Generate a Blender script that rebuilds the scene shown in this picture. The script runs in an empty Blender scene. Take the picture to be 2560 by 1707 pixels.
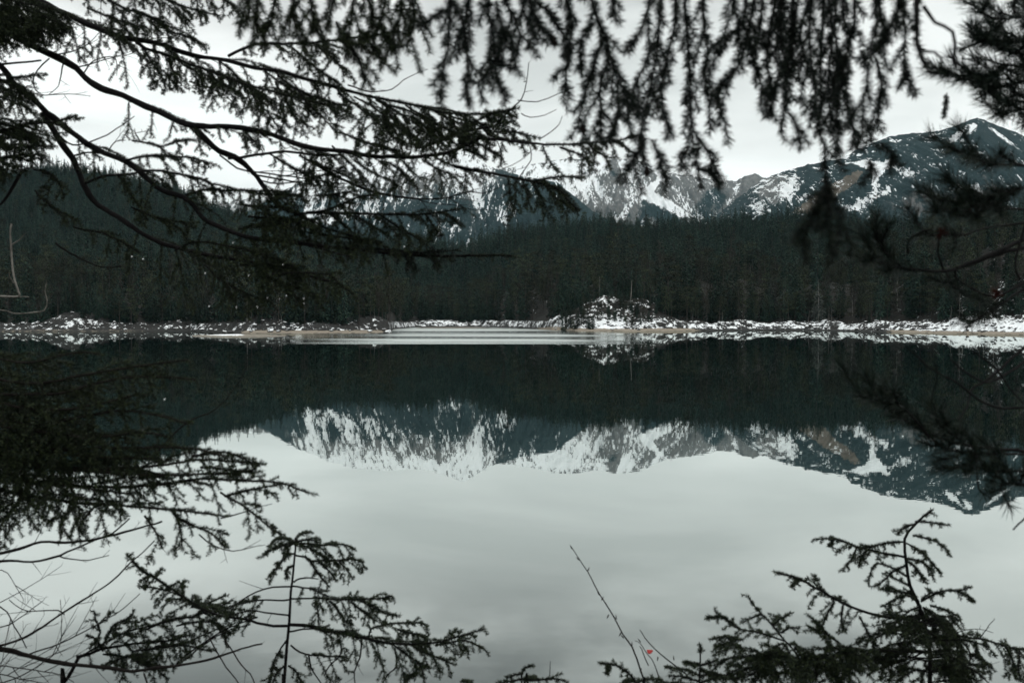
import bpy, math, random
import numpy as np
from mathutils import Vector

# ------------------------------------------------------------------ camera, world, sun, exposure
SC = bpy.context.scene
COL = SC.collection
F, CX, CY, HY = 2488.9, 1280.0, 853.5, 787.5        # photograph pixels: focal length, centre, horizon row
EYE = 6.0
PITCH = math.atan((CY - HY) / F)

cam_data = bpy.data.cameras.new('camera')
cam = bpy.data.objects.new('camera', cam_data)
COL.objects.link(cam)
cam.location = (0, 0, EYE)
cam.rotation_euler = (math.pi / 2 - PITCH, 0, 0)
cam_data.lens = 35; cam_data.sensor_width = 36
cam_data.clip_start = 0.05; cam_data.clip_end = 20000
cam_data.dof.use_dof = True
cam_data.dof.focus_distance = 600
cam_data.dof.aperture_fstop = 5.6
SC.camera = cam

SUN_EL, SUN_AZ = math.radians(48), math.radians(150)
world = bpy.data.worlds.new('World'); SC.world = world
world.use_nodes = True
nt = world.node_tree; nt.nodes.clear()
def N(t, typ, **kw):
    n = t.nodes.new(typ)
    for k, v in kw.items():
        if k.startswith('_'): setattr(n, k[1:], v)
    return n
out = N(nt, 'ShaderNodeOutputWorld'); bg = N(nt, 'ShaderNodeBackground')
bg.inputs['Strength'].default_value = 0.1
sky = N(nt, 'ShaderNodeTexSky'); sky.sky_type = 'NISHITA'; sky.sun_disc = False
sky.sun_elevation = SUN_EL; sky.sun_rotation = SUN_AZ
tc = N(nt, 'ShaderNodeTexCoord')
sep = N(nt, 'ShaderNodeSeparateXYZ'); nt.links.new(tc.outputs['Generated'], sep.inputs[0])
def M(t, op, a, b=None, c=None, clamp=False):
    n = t.nodes.new('ShaderNodeMath'); n.operation = op; n.use_clamp = clamp
    for i, v in enumerate((a, b, c)):
        if v is None: continue
        if isinstance(v, (int, float)): n.inputs[i].default_value = v
        else: t.links.new(v, n.inputs[i])
    return n.outputs[0]
zz = M(nt, 'ADD', M(nt, 'MAXIMUM', sep.outputs[2], 0.0), 0.10)
cmb = N(nt, 'ShaderNodeCombineXYZ')
nt.links.new(M(nt, 'DIVIDE', sep.outputs[0], zz), cmb.inputs[0])
nt.links.new(M(nt, 'DIVIDE', sep.outputs[1], zz), cmb.inputs[1])
cn = N(nt, 'ShaderNodeTexNoise'); cn.inputs['Scale'].default_value = 0.75
cn.inputs['Detail'].default_value = 7; cn.inputs['Roughness'].default_value = 0.5; cn.inputs['Distortion'].default_value = 0.4
mp = N(nt, 'ShaderNodeMapping'); mp.inputs['Location'].default_value = (3.1, 1.7, 0)
nt.links.new(cmb.outputs[0], mp.inputs['Vector']); nt.links.new(mp.outputs[0], cn.inputs['Vector'])
rmp = N(nt, 'ShaderNodeValToRGB')
rmp.color_ramp.elements[0].position = 0.30; rmp.color_ramp.elements[0].color = (7.9, 8.25, 8.0, 1)
rmp.color_ramp.elements[1].position = 0.60; rmp.color_ramp.elements[1].color = (11.8, 12.1, 11.8, 1)
nt.links.new(cn.outputs['Fac'], rmp.inputs['Fac'])
# overcast skies are brighter towards the zenith
bandn = N(nt, 'ShaderNodeTexNoise'); bandn.inputs['Scale'].default_value = 1.1; bandn.inputs['Detail'].default_value = 5
mp2 = N(nt, 'ShaderNodeMapping'); mp2.inputs['Location'].default_value = (.35, 4.2, 0)
nt.links.new(cmb.outputs[0], mp2.inputs['Vector']); nt.links.new(mp2.outputs[0], bandn.inputs['Vector'])
def ss(v, a, b_):
    n = N(nt, 'ShaderNodeMapRange'); n.interpolation_type = 'SMOOTHSTEP'; n.inputs['From Min'].default_value = a; n.inputs['From Max'].default_value = b_
    nt.links.new(v, n.inputs['Value']); return n.outputs[0]
grey = M(nt, 'MULTIPLY', M(nt, 'MULTIPLY', ss(sep.outputs[2], .20, .36), M(nt, 'SUBTRACT', 1.0, ss(sep.outputs[2], .45, .7))), ss(bandn.outputs['Fac'], .38, .58))
up = M(nt, 'MULTIPLY_ADD', M(nt, 'MAXIMUM', M(nt, 'SUBTRACT', sep.outputs[2], 0.35), 0.0), 0.5, 1.0)
vm = N(nt, 'ShaderNodeVectorMath'); vm.operation = 'SCALE'
nt.links.new(rmp.outputs[0], vm.inputs[0]); nt.links.new(M(nt, 'MULTIPLY', up, M(nt, 'MULTIPLY_ADD', grey, -.70, 1.0)), vm.inputs['Scale'])
mx = N(nt, 'ShaderNodeMix'); mx.data_type = 'RGBA'; mx.inputs['Factor'].default_value = 0.96
nt.links.new(sky.outputs[0], mx.inputs['A']); nt.links.new(vm.outputs[0], mx.inputs['B'])
nt.links.new(mx.outputs['Result'], bg.inputs['Color']); nt.links.new(bg.outputs[0], out.inputs[0])

sun_d = bpy.data.lights.new('sun', 'SUN'); sun = bpy.data.objects.new('sun', sun_d); COL.objects.link(sun)
sun_d.energy = 1.0; sun_d.angle = math.radians(20); sun_d.color = (1, 0.97, 0.93)
sd = Vector((math.sin(SUN_AZ) * math.cos(SUN_EL), math.cos(SUN_AZ) * math.cos(SUN_EL), math.sin(SUN_EL)))
sun.rotation_euler = (-sd).to_track_quat('-Z', 'Y').to_euler()
sun.location = (0, -20, 60)

SC.view_settings.view_transform = 'Standard'; SC.view_settings.look = 'None'
SC.view_settings.exposure = 0.0; SC.view_settings.gamma = 1.0
try:
    SC.cycles.use_denoising = True
    SC.cycles.volume_bounces = 0
    SC.cycles.max_bounces = 5; SC.cycles.diffuse_bounces = 2; SC.cycles.glossy_bounces = 3
    SC.cycles.transmission_bounces = 3; SC.cycles.transparent_max_bounces = 4
    SC.cycles.caustics_reflective = False; SC.cycles.caustics_refractive = False
except Exception: pass

# ------------------------------------------------------------------ helpers
rng = np.random.default_rng(7)
cp, sp_ = math.cos(PITCH), math.sin(PITCH)
FWD = np.array([0, cp, -sp_]); UP = np.array([0, sp_, cp]); RT = np.array([1.0, 0, 0])
def P(px, py, d):
    return np.array([0, 0, EYE]) + d * (FWD + RT * ((px - CX) / F) + UP * ((CY - py) / F))

def hash2(ix, iy, seed):
    h = (ix.astype(np.int64) * 374761393 + iy.astype(np.int64) * 668265263 + seed * 2147483647) & 0xffffffff
    h = ((h ^ (h >> 13)) * 1274126177) & 0xffffffff
    h = ((h ^ (h >> 16)) * 2246822519) & 0xffffffff
    return ((h ^ (h >> 15)) & 0xffffff) / float(0xffffff)
def perlin(x, y, seed=0):
    x = np.asarray(x, float); y = np.asarray(y, float)
    ix = np.floor(x); iy = np.floor(y); fx = x - ix; fy = y - iy
    def g(dx, dy):
        a = hash2(ix + dx, iy + dy, seed) * 2 * np.pi
        return np.cos(a) * (fx - dx) + np.sin(a) * (fy - dy)
    ux = fx * fx * fx * (fx * (fx * 6 - 15) + 10); uy = fy * fy * fy * (fy * (fy * 6 - 15) + 10)
    a = g(0, 0) * (1 - ux) + g(1, 0) * ux; b = g(0, 1) * (1 - ux) + g(1, 1) * ux
    return (a * (1 - uy) + b * uy) * 1.5
def fbm(x, y, o=4, seed=0, gain=.5, ridged=False):
    s = 0; a = 1; t = 0; f = 1.0
    for i in range(o):
        n = perlin(x * f, y * f, seed + i * 17)
        if ridged: n = 1 - 2 * np.abs(n)
        s = s + a * n; t += a; a *= gain; f *= 2.03
    return s / t
def sstep(a, b, x):
    t = np.clip((x - a) / (b - a), 0, 1); return t * t * (3 - 2 * t)

def link(name, me, mats=(), parent=None):
    o = bpy.data.objects.new(name, me); COL.objects.link(o)
    for m in (mats if isinstance(mats, (list, tuple)) else [mats]): me.materials.append(m)
    if parent is not None: o.parent = parent
    return o
def tag(o, label=None, cat=None, group=None, kind=None):
    if label: o['label'] = label
    if cat: o['category'] = cat
    if group: o['group'] = group
    if kind: o['kind'] = kind
    return o
def empty(name, loc):
    o = bpy.data.objects.new(name, None); COL.objects.link(o); o.location = loc; o.empty_display_size = .2
    return o
def np_mesh(name, V, faces_flat, n_per, smooth=False):
    """V: (n,3) ; faces_flat: flat index list ; n_per: verts per face, int or array"""
    me = bpy.data.meshes.new(name)
    V = np.ascontiguousarray(V, dtype=np.float32); ff = np.ascontiguousarray(faces_flat, dtype=np.int32)
    nf = len(ff) // n_per if isinstance(n_per, int) else len(n_per)
    tot = np.full(nf, n_per, np.int32) if isinstance(n_per, int) else np.asarray(n_per, np.int32)
    st = np.zeros(nf, np.int32); st[1:] = np.cumsum(tot)[:-1]
    me.vertices.add(len(V)); me.vertices.foreach_set('co', V.ravel())
    me.loops.add(len(ff)); me.loops.foreach_set('vertex_index', ff)
    me.polygons.add(nf); me.polygons.foreach_set('loop_start', st); me.polygons.foreach_set('loop_total', tot)
    if smooth: me.polygons.foreach_set('use_smooth', np.ones(nf, bool))
    me.update(calc_edges=True)
    return me
def grid_mesh(name, X, Y, Z, attrs=None, smooth=True):
    r, c = X.shape
    V = np.stack([X.ravel(), Y.ravel(), Z.ravel()], 1)
    i = np.arange(r - 1)[:, None] * c + np.arange(c - 1)[None, :]
    q = np.stack([i, i + 1, i + c + 1, i + c], -1).reshape(-1)
    me = np_mesh(name, V, q, 4, smooth)
    for k, a in (attrs or {}).items():
        at = me.attributes.new(k, 'FLOAT', 'POINT'); at.data.foreach_set('value', np.ascontiguousarray(a.ravel(), dtype=np.float32))
    return me

# ------------------------------------------------------------------ materials
def mat(name):
    m = bpy.data.materials.new(name); m.use_nodes = True
    t = m.node_tree; t.nodes.clear()
    o = N(t, 'ShaderNodeOutputMaterial'); b = N(t, 'ShaderNodeBsdfPrincipled')
    t.links.new(b.outputs[0], o.inputs[0])
    return m, t, b, o
def ramp(t, fac, stops):
    r = N(t, 'ShaderNodeValToRGB'); e = r.color_ramp.elements
    while len(e) < len(stops): e.new(0.5)
    for k, (p, c) in enumerate(stops): e[k].position = p; e[k].color = (*c, 1) if len(c) == 3 else c
    if fac is not None: t.links.new(fac, r.inputs['Fac'])
    return r.outputs[0]
def noise(t, scale, detail=4, rough=.5, vec=None, out='Fac', sx=None):
    n = N(t, 'ShaderNodeTexNoise'); n.inputs['Scale'].default_value = scale
    n.inputs['Detail'].default_value = detail; n.inputs['Roughness'].default_value = rough
    if vec is None:
        g = N(t, 'ShaderNodeTexCoord'); vec = g.outputs['Object']
    if sx:
        mpp = N(t, 'ShaderNodeMapping'); mpp.inputs['Scale'].default_value = sx
        t.links.new(vec, mpp.inputs['Vector']); vec = mpp.outputs[0]
    t.links.new(vec, n.inputs['Vector'])
    return n.outputs[out]
def mixc(t, f, a, b):
    n = N(t, 'ShaderNodeMix'); n.data_type = 'RGBA'
    for s, v in (('Factor', f), ('A', a), ('B', b)):
        if isinstance(v, (int, float)): n.inputs[s].default_value = v
        elif isinstance(v, tuple): n.inputs[s].default_value = (*v, 1)
        else: t.links.new(v, n.inputs[s])
    return n.outputs['Result']
def attr(t, name):
    a = N(t, 'ShaderNodeAttribute'); a.attribute_name = name; return a.outputs['Fac']
def objrand(t):
    return N(t, 'ShaderNodeObjectInfo').outputs['Random']
def stepn(t, x, a, b):
    n = N(t, 'ShaderNodeMapRange'); n.interpolation_type = 'SMOOTHSTEP'
    n.inputs['From Min'].default_value = a; n.inputs['From Max'].default_value = b
    t.links.new(x, n.inputs['Value']); return n.outputs[0]

def foliage_mat(name, c0, c1, c2, island=True, rough=.6, obj_random=True):
    m, t, b, o = mat(name)
    g = N(t, 'ShaderNodeNewGeometry')
    f = g.outputs['Random Per Island']
    col = ramp(t, f, [(0, c0), (.55, c1), (1, c2)])
    if obj_random:
        r = objrand(t)
        hs = N(t, 'ShaderNodeHueSaturation')
        t.links.new(col, hs.inputs['Color'])
        t.links.new(M(t, 'MULTIPLY_ADD', r, 1.15, .45), hs.inputs['Value'])
        t.links.new(M(t, 'MULTIPLY_ADD', r, .05, .475), hs.inputs['Hue'])
        col = hs.outputs[0]
    t.links.new(col, b.inputs['Base Color']); b.inputs['Roughness'].default_value = rough
    b.inputs['Specular IOR Level'].default_value = .15
    return m
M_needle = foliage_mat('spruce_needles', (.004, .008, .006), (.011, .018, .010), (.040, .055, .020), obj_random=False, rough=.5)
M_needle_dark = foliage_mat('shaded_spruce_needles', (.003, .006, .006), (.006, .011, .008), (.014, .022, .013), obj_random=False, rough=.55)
M_pine = foliage_mat('pine_needles', (.004, .010, .008), (.008, .016, .012), (.018, .026, .015), obj_random=False, rough=.45)
M_far_spruce = foliage_mat('far_spruce_foliage', (.004, .011, .009), (.010, .023, .016), (.032, .052, .033), rough=.8)
M_far_pine = foliage_mat('far_pine_foliage', (.007, .010, .007), (.019, .024, .014), (.060, .066, .034), rough=.8)
M_far_bare = foliage_mat('bare_twigs', (.012, .011, .0095), (.024, .021, .018), (.060, .053, .044), rough=.9)
M_pale_spruce = foliage_mat('pale_lichened_foliage', (.030, .036, .032), (.050, .058, .052), (.085, .090, .080), rough=.9)
M_bush = foliage_mat('bush_foliage', (.008, .012, .009), (.015, .019, .013), (.026, .029, .018), rough=.8)

def bark_mat(name, c0, c1, sc=14, bump=.6):
    m, t, b, o = mat(name)
    n = noise(t, sc, 6, .65, sx=(1, 1, .35))
    t.links.new(ramp(t, n, [(.3, c0), (.7, c1)]), b.inputs['Base Color'])
    b.inputs['Roughness'].default_value = .9; b.inputs['Specular IOR Level'].default_value = .1
    bp = N(t, 'ShaderNodeBump'); bp.inputs['Strength'].default_value = bump; bp.inputs['Distance'].default_value = .01
    t.links.new(noise(t, sc * 3, 5, .6), bp.inputs['Height']); t.links.new(bp.outputs[0], b.inputs['Normal'])
    return m
M_bark = bark_mat('wet_spruce_bark', (.003, .0035, .004), (.012, .011, .011), 30)
M_twig = bark_mat('twig_bark', (.008, .007, .007), (.022, .019, .017), 40)
M_farbark = bark_mat('far_bark', (.03, .027, .025), (.07, .062, .056), 2)
M_palebark = bark_mat('pale_dead_wood', (.16, .155, .145), (.34, .33, .31), 3)
M_birch = bark_mat('birch_bark', (.04, .037, .034), (.26, .25, .225), 22)
M_red, t_, b_, o_ = mat('red_leaf')
t_.links.new(ramp(t_, noise(t_, 60, 3), [(.3, (.28, .012, .010)), (.7, (.42, .02, .015))]), b_.inputs['Base Color'])
M_rust = bark_mat('rusty_needles', (.02, .006, .005), (.05, .013, .009), 60)
M_cone = bark_mat('cone_scales', (.005, .004, .004), (.016, .012, .01), 60)
M_drop, t_, b_, o_ = mat('water_drop')
b_.inputs['Transmission Weight'].default_value = 1; b_.inputs['Roughness'].default_value = 0.0; b_.inputs['IOR'].default_value = 1.33
b_.inputs['Base Color'].default_value = (1, 1, 1, 1)
t_.links.new(noise(t_, 5), b_.inputs['Coat Roughness'])

# terrain of the far shore: snow, litter, rock, sand
M_shore, t, b, o = mat('snowy_shore_ground')
nz = noise(t, .75, 7, .75); nz2 = noise(t, .22, 5, .6)
nz3 = noise(t, .30, 5, .6)
snowf = stepn(t, M(t, 'ADD', M(t, 'ADD', attr(t, 'snow'), M(t, 'MULTIPLY', M(t, 'SUBTRACT', nz, .5), 1.9)), M(t, 'MULTIPLY', M(t, 'SUBTRACT', nz3, .5), 1.6)), .47, .53)
rock = ramp(t, noise(t, 2.2, 6, .7), [(.3, (.010, .011, .011)), (.7, (.046, .044, .042))])
lit = ramp(t, nz2, [(.3, (.010, .010, .009)), (.7, (.024, .021, .017))])
sand = ramp(t, noise(t, 1.3, 5, .7), [(.3, (.17, .145, .115)), (.7, (.30, .26, .21))])
c = mixc(t, attr(t, 'litter'), rock, lit)
c = mixc(t, snowf, c, (.80, .83, .85))
c = mixc(t, stepn(t, M(t, 'ADD', attr(t, 'sand'), M(t, 'MULTIPLY', M(t, 'SUBTRACT', nz, .5), .8)), .45, .55), c, sand)
c = mixc(t, stepn(t, attr(t, 'wet'), .4, .6), c, (.028, .028, .026))
t.links.new(c, b.inputs['Base Color']); b.inputs['Roughness'].default_value = .9; b.inputs['Specular IOR Level'].default_value = .2

M_rock, t, b, o = mat('boulder_rock')
g = N(t, 'ShaderNodeNewGeometry'); sx = N(t, 'ShaderNodeSeparateXYZ'); t.links.new(g.outputs['Normal'], sx.inputs[0])
rk = ramp(t, noise(t, 2.5, 6, .7), [(.3, (.020, .021, .022)), (.7, (.10, .098, .092))])
sf = stepn(t, M(t, 'ADD', sx.outputs[2], M(t, 'MULTIPLY', M(t, 'SUBTRACT', noise(t, 1.6, 4), .5), 1.0)), .50, .62)
t.links.new(mixc(t, sf, rk, (.80, .83, .85)), b.inputs['Base Color']); b.inputs['Roughness'].default_value = .85
M_rockdark, t, b, o = mat('dark_boulder_rock')
t.links.new(ramp(t, noise(t, 2.5, 6, .7), [(.3, (.012, .013, .014)), (.7, (.05, .05, .048))]), b.inputs['Base Color']); b.inputs['Roughness'].default_value = .8

def mountain_mat(name, snow=(.86, .89, .91), rockc=((.085, .088, .09), (.20, .20, .195)), forest=((.012, .024, .028), (.026, .042, .044)), fs=.016):
    m, t, b, o = mat(name)
    n1 = noise(t, fs, 8, .70, sx=(1.5, .28, .6)); n2 = noise(t, fs * 7, 6, .75, sx=(1.5, .22, .6))
    nn = M(t, 'ADD', M(t, 'MULTIPLY', M(t, 'SUBTRACT', n1, .5), 1.3), M(t, 'MULTIPLY', M(t, 'SUBTRACT', n2, .5), 2.4))
    sf = stepn(t, M(t, 'ADD', attr(t, 'snow'), nn), .46, .54)
    rk = ramp(t, noise(t, fs * 3, 6, .7, sx=(1.4, .25, .5)), [(.3, rockc[0]), (.7, rockc[1])])
    fo = ramp(t, noise(t, fs * 6, 5, .7), [(.3, forest[0]), (.7, forest[1])])
    ff = stepn(t, M(t, 'ADD', attr(t, 'forest'), M(t, 'MULTIPLY', nn, .35)), .40, .60)
    c = mixc(t, ff, rk, fo)
    me_ = ramp(t, noise(t, fs * 4, 6, .7), [(.3, (.095, .080, .064)), (.7, (.150, .125, .100))])
    c = mixc(t, stepn(t, attr(t, 'meadow'), .35, .65), c, me_)
    c = mixc(t, sf, c, snow)
    t.links.new(c, b.inputs['Base Color']); b.inputs['Roughness'].default_value = .95; b.inputs['Specular IOR Level'].default_value = .1
    bp = N(t, 'ShaderNodeBump'); bp.inputs['Strength'].default_value = .8; bp.inputs['Distance'].default_value = 14
    t.links.new(noise(t, fs * 3, 6, .7), bp.inputs['Height']); t.links.new(bp.outputs[0], b.inputs['Normal'])
    return m
M_mount = mountain_mat('snowy_mountain_rock')
M_bank, t, b, o = mat('forest_floor')
t.links.new(ramp(t, noise(t, 3, 6, .7), [(.3, (.018, .016, .012)), (.7, (.055, .045, .03))]), b.inputs['Base Color']); b.inputs['Roughness'].default_value = .95
M_grav, t, b, o = mat('wet_gravel')
gs = ramp(t, noise(t, 2.0, 6, .7), [(.3, (.10, .09, .07)), (.7, (.24, .21, .165))])
c = mixc(t, stepn(t, M(t, 'ADD', attr(t, 'snow'), M(t, 'MULTIPLY', M(t, 'SUBTRACT', noise(t, 1.0, 5, .7), .5), .9)), .48, .55), gs, (.8, .83, .85))
c = mixc(t, stepn(t, attr(t, 'wet'), .4, .6), c, (.03, .03, .027))
t.links.new(c, b.inputs['Base Color']); b.inputs['Roughness'].default_value = .85

# ------------------------------------------------------------------ water
M_water = bpy.data.materials.new('lake_water'); M_water.use_nodes = True
t = M_water.node_tree; t.nodes.clear()
o = N(t, 'ShaderNodeOutputMaterial'); gl = N(t, 'ShaderNodeBsdfGlossy'); df = N(t, 'ShaderNodeBsdfDiffuse'); ms = N(t, 'ShaderNodeMixShader')
df.inputs['Color'].default_value = (.002, .007, .008, 1)
gl.inputs['Color'].default_value = (.85, .89, .865, 1)
geo = N(t, 'ShaderNodeNewGeometry'); sxyz = N(t, 'ShaderNodeSeparateXYZ'); t.links.new(geo.outputs['Position'], sxyz.inputs[0])
px_, py_ = sxyz.outputs[0], sxyz.outputs[1]
# wind-ruffled strip out on the lake
edge = noise(t, .02, 3, .5, vec=geo.outputs['Position'], sx=(.35, 1, 1))
near = M(t, 'ADD', py_, M(t, 'MULTIPLY', M(t, 'SUBTRACT', edge, .5), 6.0))
rat = M(t, 'ADD', M(t, 'DIVIDE', px_, py_), M(t, 'MULTIPLY', M(t, 'SUBTRACT', noise(t, .05, 3, .6, vec=geo.outputs['Position'], sx=(.05, 1, 1)), .5), .25))
zone = M(t, 'MULTIPLY', stepn(t, near, 204.0, 207.0), M(t, 'SUBTRACT', 1.0, stepn(t, py_, 560, 600)))
zone = M(t, 'MULTIPLY', zone, stepn(t, rat, -.24, -.10))
zone = M(t, 'MULTIPLY', zone, M(t, 'SUBTRACT', 1.0, stepn(t, rat, .03, .13)))
streak = stepn(t, noise(t, .016, 5, .62, vec=geo.outputs['Position'], sx=(.16, 1, 1)), .40, .56)
zone = M(t, 'MULTIPLY', zone, M(t, 'MULTIPLY_ADD', streak, .72, .28))
calm_h = noise(t, 1.1, 3, .5, vec=geo.outputs['Position'], sx=(.8, 1, 1))
rip_h = noise(t, 1.6, 3, .6, vec=geo.outputs['Position'], sx=(.5, 1, 1))
h = M(t, 'ADD', M(t, 'MULTIPLY', calm_h, .0008), M(t, 'MULTIPLY', M(t, 'MULTIPLY', rip_h, zone), .30))
bp = N(t, 'ShaderNodeBump'); bp.inputs['Strength'].default_value = 1; bp.inputs['Distance'].default_value = 1
t.links.new(h, bp.inputs['Height']); t.links.new(bp.outputs[0], gl.inputs['Normal'])
t.links.new(M(t, 'MULTIPLY_ADD', zone, .33, .006), gl.inputs['Roughness'])
lw = N(t, 'ShaderNodeLayerWeight'); lw.inputs['Blend'].default_value = .5
fr = ramp(t, lw.outputs['Facing'], [(0.0, (.06,) * 3), (.5, (.25,) * 3), (.70, (.60,) * 3), (.85, (.75,) * 3), (1.0, (.90,) * 3)])
t.links.new(fr, ms.inputs[0]); t.links.new(df.outputs[0], ms.inputs[1]); t.links.new(gl.outputs[0], ms.inputs[2])
t.links.new(ms.outputs[0], o.inputs[0])
wm = np_mesh('lake_water', np.array([[-2500, -60, 0], [2500, -60, 0], [2500, 1100, 0], [-2500, 1100, 0]]), [0, 1, 2, 3], 4)
tag(link('lake_water', wm, M_water), 'still dark alpine lake mirroring mountains and sky', None, None, 'structure')

# ------------------------------------------------------------------ far shore terrain and hills
def interp(px, pts): a = np.array(pts, float); return np.interp(px, a[:, 0], a[:, 1])
SHORE = [(-1500, 360), (0, 360), (250, 362), (470, 372), (540, 345), (600, 327), (800, 325), (940, 333), (972, 340), (985, 420), (1040, 485), (1200, 497),
         (1310, 450), (1380, 388), (1450, 371), (1600, 366), (1700, 375), (1900, 391), (2050, 388), (2200, 352), (2400, 322), (2560, 302), (4000, 290)]
TOP = [(-1500, 430), (-300, 420), (0, 410), (110, 404), (219, 409), (292, 417), (439, 450), (548, 500), (650, 540), (759, 568), (840, 588), (950, 590), (1062, 575), (1142, 597),
       (1206, 584), (1300, 552), (1415, 543), (1524, 532), (1632, 541), (1741, 535), (1850, 528), (1959, 520), (2068, 528), (2177, 533), (2300, 543), (2560, 536), (4000, 500)]
DR = [(-1500, 1150), (300, 1150), (700, 1050), (1100, 930), (1300, 840), (2100, 830), (2400, 720), (4000, 650)]
FRONT = [(-1500, 640), (0, 655), (300, 650), (600, 665), (850, 690), (1000, 720), (1080, 760), (1163, 735), (1257, 680), (1359, 652), (1504, 642), (1723, 634), (1941, 648), (2100, 640), (2300, 600), (2560, 585), (4000, 560)]
def hill(px, y):
    Ds = interp(px, SHORE); Dr = interp(px, DR); top = interp(px, TOP)
    x = (px - CX) / F * y
    Hr = (HY - top) / F * Dr + EYE - 18.5
    s = (y - Ds) / (Dr - Ds); sc = np.clip(s, 0, 1)
    d = y - Ds + 1.5 * fbm(x / 9, y / 9, 3, 5)
    back = Hr * (y / Dr) * sc ** 1.0
    wob = 14 * fbm(px / 70, px * 0, 3, 66)
    Df = Ds + 95; hf = np.maximum((HY - interp(px, FRONT) + wob) / F * Df + EYE - 13, 3)
    fr = hf * sstep(0, 1, (y - Ds) / 95 * .8 + .1) * (1 - .75 * sstep(105, 210, y - Ds))
    prof = np.maximum(back * sstep(60, 260, y - Ds), 0) 
    prof = np.log(np.exp(prof / 3) + np.exp(fr / 3)) * 3 - np.log(2) * 3
    prof = np.where(s > 1, Hr * (1 - .35 * sstep(1, 1.6, s)), prof)
    bank = (2.4 + 1.9 * fbm(px / 70, px * 0, 3, 44)) * sstep(1.5, 11, d) + .35 * sstep(-1.5, 2, d)
    z = prof * sstep(4, 60, d) + bank
    z = z + np.where(d > 0, 1, 0) * (fbm(x / 45, y / 45, 4, 11) * 7 * sstep(30, 160, d) * (1 - .8 * sstep(.8, 1, s)) + .75 * fbm(x / 3.2, y / 2.6, 4, 21, .6, True) * sstep(2, 6, d) * (1 - sstep(40, 80, d)))
    z = np.where(d < 0, np.maximum(-5, d * .22), z)
    def knoll(kx, kd, rx, ry, hh):
        cx = (kx - CX) / F * kd
        r = np.sqrt(((x - cx) / rx) ** 2 + ((y - kd) / ry) ** 2)
        return hh * (1 - sstep(.15, 1.0, r)) * (1 + .12 * fbm(x / 5, y / 5, 3, 33))
    z = z + np.where(d > 1, knoll(1550, 396, 24, 22, 7.0) + knoll(1450, 396, 24, 18, 2.5) + knoll(1630, 392, 14, 14, 2.0) + knoll(195, 376, 15, 13, 3.6) + knoll(690, 346, 18, 12, 3.6) + knoll(915, 347, 10, 9, 2.5), 0) * sstep(1, 9, d)
    z = z + np.where(d > 1, sstep(2150, 2560, px) * 9 * sstep(5, 40, d), 0)
    return x, z, d, s
cols = np.concatenate([np.linspace(-900, -60, 120, endpoint=False), np.linspace(-60, 2620, 1350), np.linspace(2640, 3500, 120)])
rows = np.concatenate([np.linspace(-22, 0, 14, endpoint=False), np.linspace(0, 60, 130, endpoint=False), 60 + (np.linspace(0, 1, 110) ** 1.7) * 1450])
PX, RW = np.meshgrid(cols, rows)
Yg = interp(PX, SHORE) + RW
Xg, Zg, Dg, Sg = hill(PX, Yg)
kn = np.exp(-(((PX - 1530) / 120) ** 2)) * np.exp(-((Yg - 392) / 22) ** 2)
rightsnow = .85 * sstep(2200, 2450, PX) * (1 - sstep(25, 60, Dg))
snow = .39 * sstep(1.5, 4, Dg) * (1 - sstep(9, 18, Dg)) + .08 * sstep(9, 24, Dg) + .30 * kn + .28 * rightsnow
snow = snow - .22 * (1 - sstep(420, 640, PX)) * sstep(7, 14, Dg) - .10 * (1 - sstep(470, 600, PX)) + .05 * np.exp(-((PX - 195) / 60) ** 2) * (1 - sstep(25, 35, Dg)) + .02 * (1 - sstep(500, 560, PX)) * (1 - sstep(5, 9, Dg))
snow = snow + .07 * sstep(985, 1000, PX) * (1 - sstep(1290, 1330, PX)) * (1 - sstep(8, 14, Dg)) * sstep(1, 3, Dg)
snow = snow - .12 * sstep(500, 560, PX) * (1 - sstep(960, 985, PX))
snow = snow + .08 * sstep(1690, 1750, PX) * (1 - sstep(14, 20, Dg))
sandw = np.maximum(sstep(1290, 1400, PX) * (1 - sstep(1690, 1800, PX)) * 1.0, .8 * sstep(560, 640, PX) * (1 - sstep(960, 985, PX)))
sandw = np.maximum(sandw, .62 * sstep(2150, 2250, PX)); sandw = np.maximum(sandw, .45 * (1 - sstep(350, 420, PX)))
sandw = sandw * (1 - sstep(3, 5, Dg)) * 1.0
wet = (Zg < .06).astype(float)
me = grid_mesh('far_shore_hills', Xg, Yg, Zg, {'snow': snow, 'sand': sandw, 'wet': wet, 'litter': sstep(10, 20, Dg)})
tag(link('shore_hills', me, M_shore), 'wooded hills and snowy rocky shore across the lake', None, None, 'structure')

# big ground sheet under everything (reaches the horizon)
tag(link('ground', np_mesh('ground', np.array([[-7000, -1500, -5.5], [7000, -1500, -5.5], [7000, 7000, -5.5], [-7000, 7000, -5.5]]), [0, 1, 2, 3], 4), M_bank), 'valley floor and lake bed', None, None, 'structure')
# near bank: slopes from the viewer's feet into the water
gx, gy = np.meshgrid(np.linspace(-40, 40, 161), np.linspace(-30, 22, 131))
def bankz(x, y): return np.where(y > 0, 4.4 - .36 * y, 4.4 - .05 * y) + .10 * fbm(x / 1.5, y / 1.5, 4, 3)
tag(link('bank', grid_mesh('bank', gx, gy, bankz(gx, gy)), M_bank), 'steep wooded lake bank falling to the water', None, None, 'structure')

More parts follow.
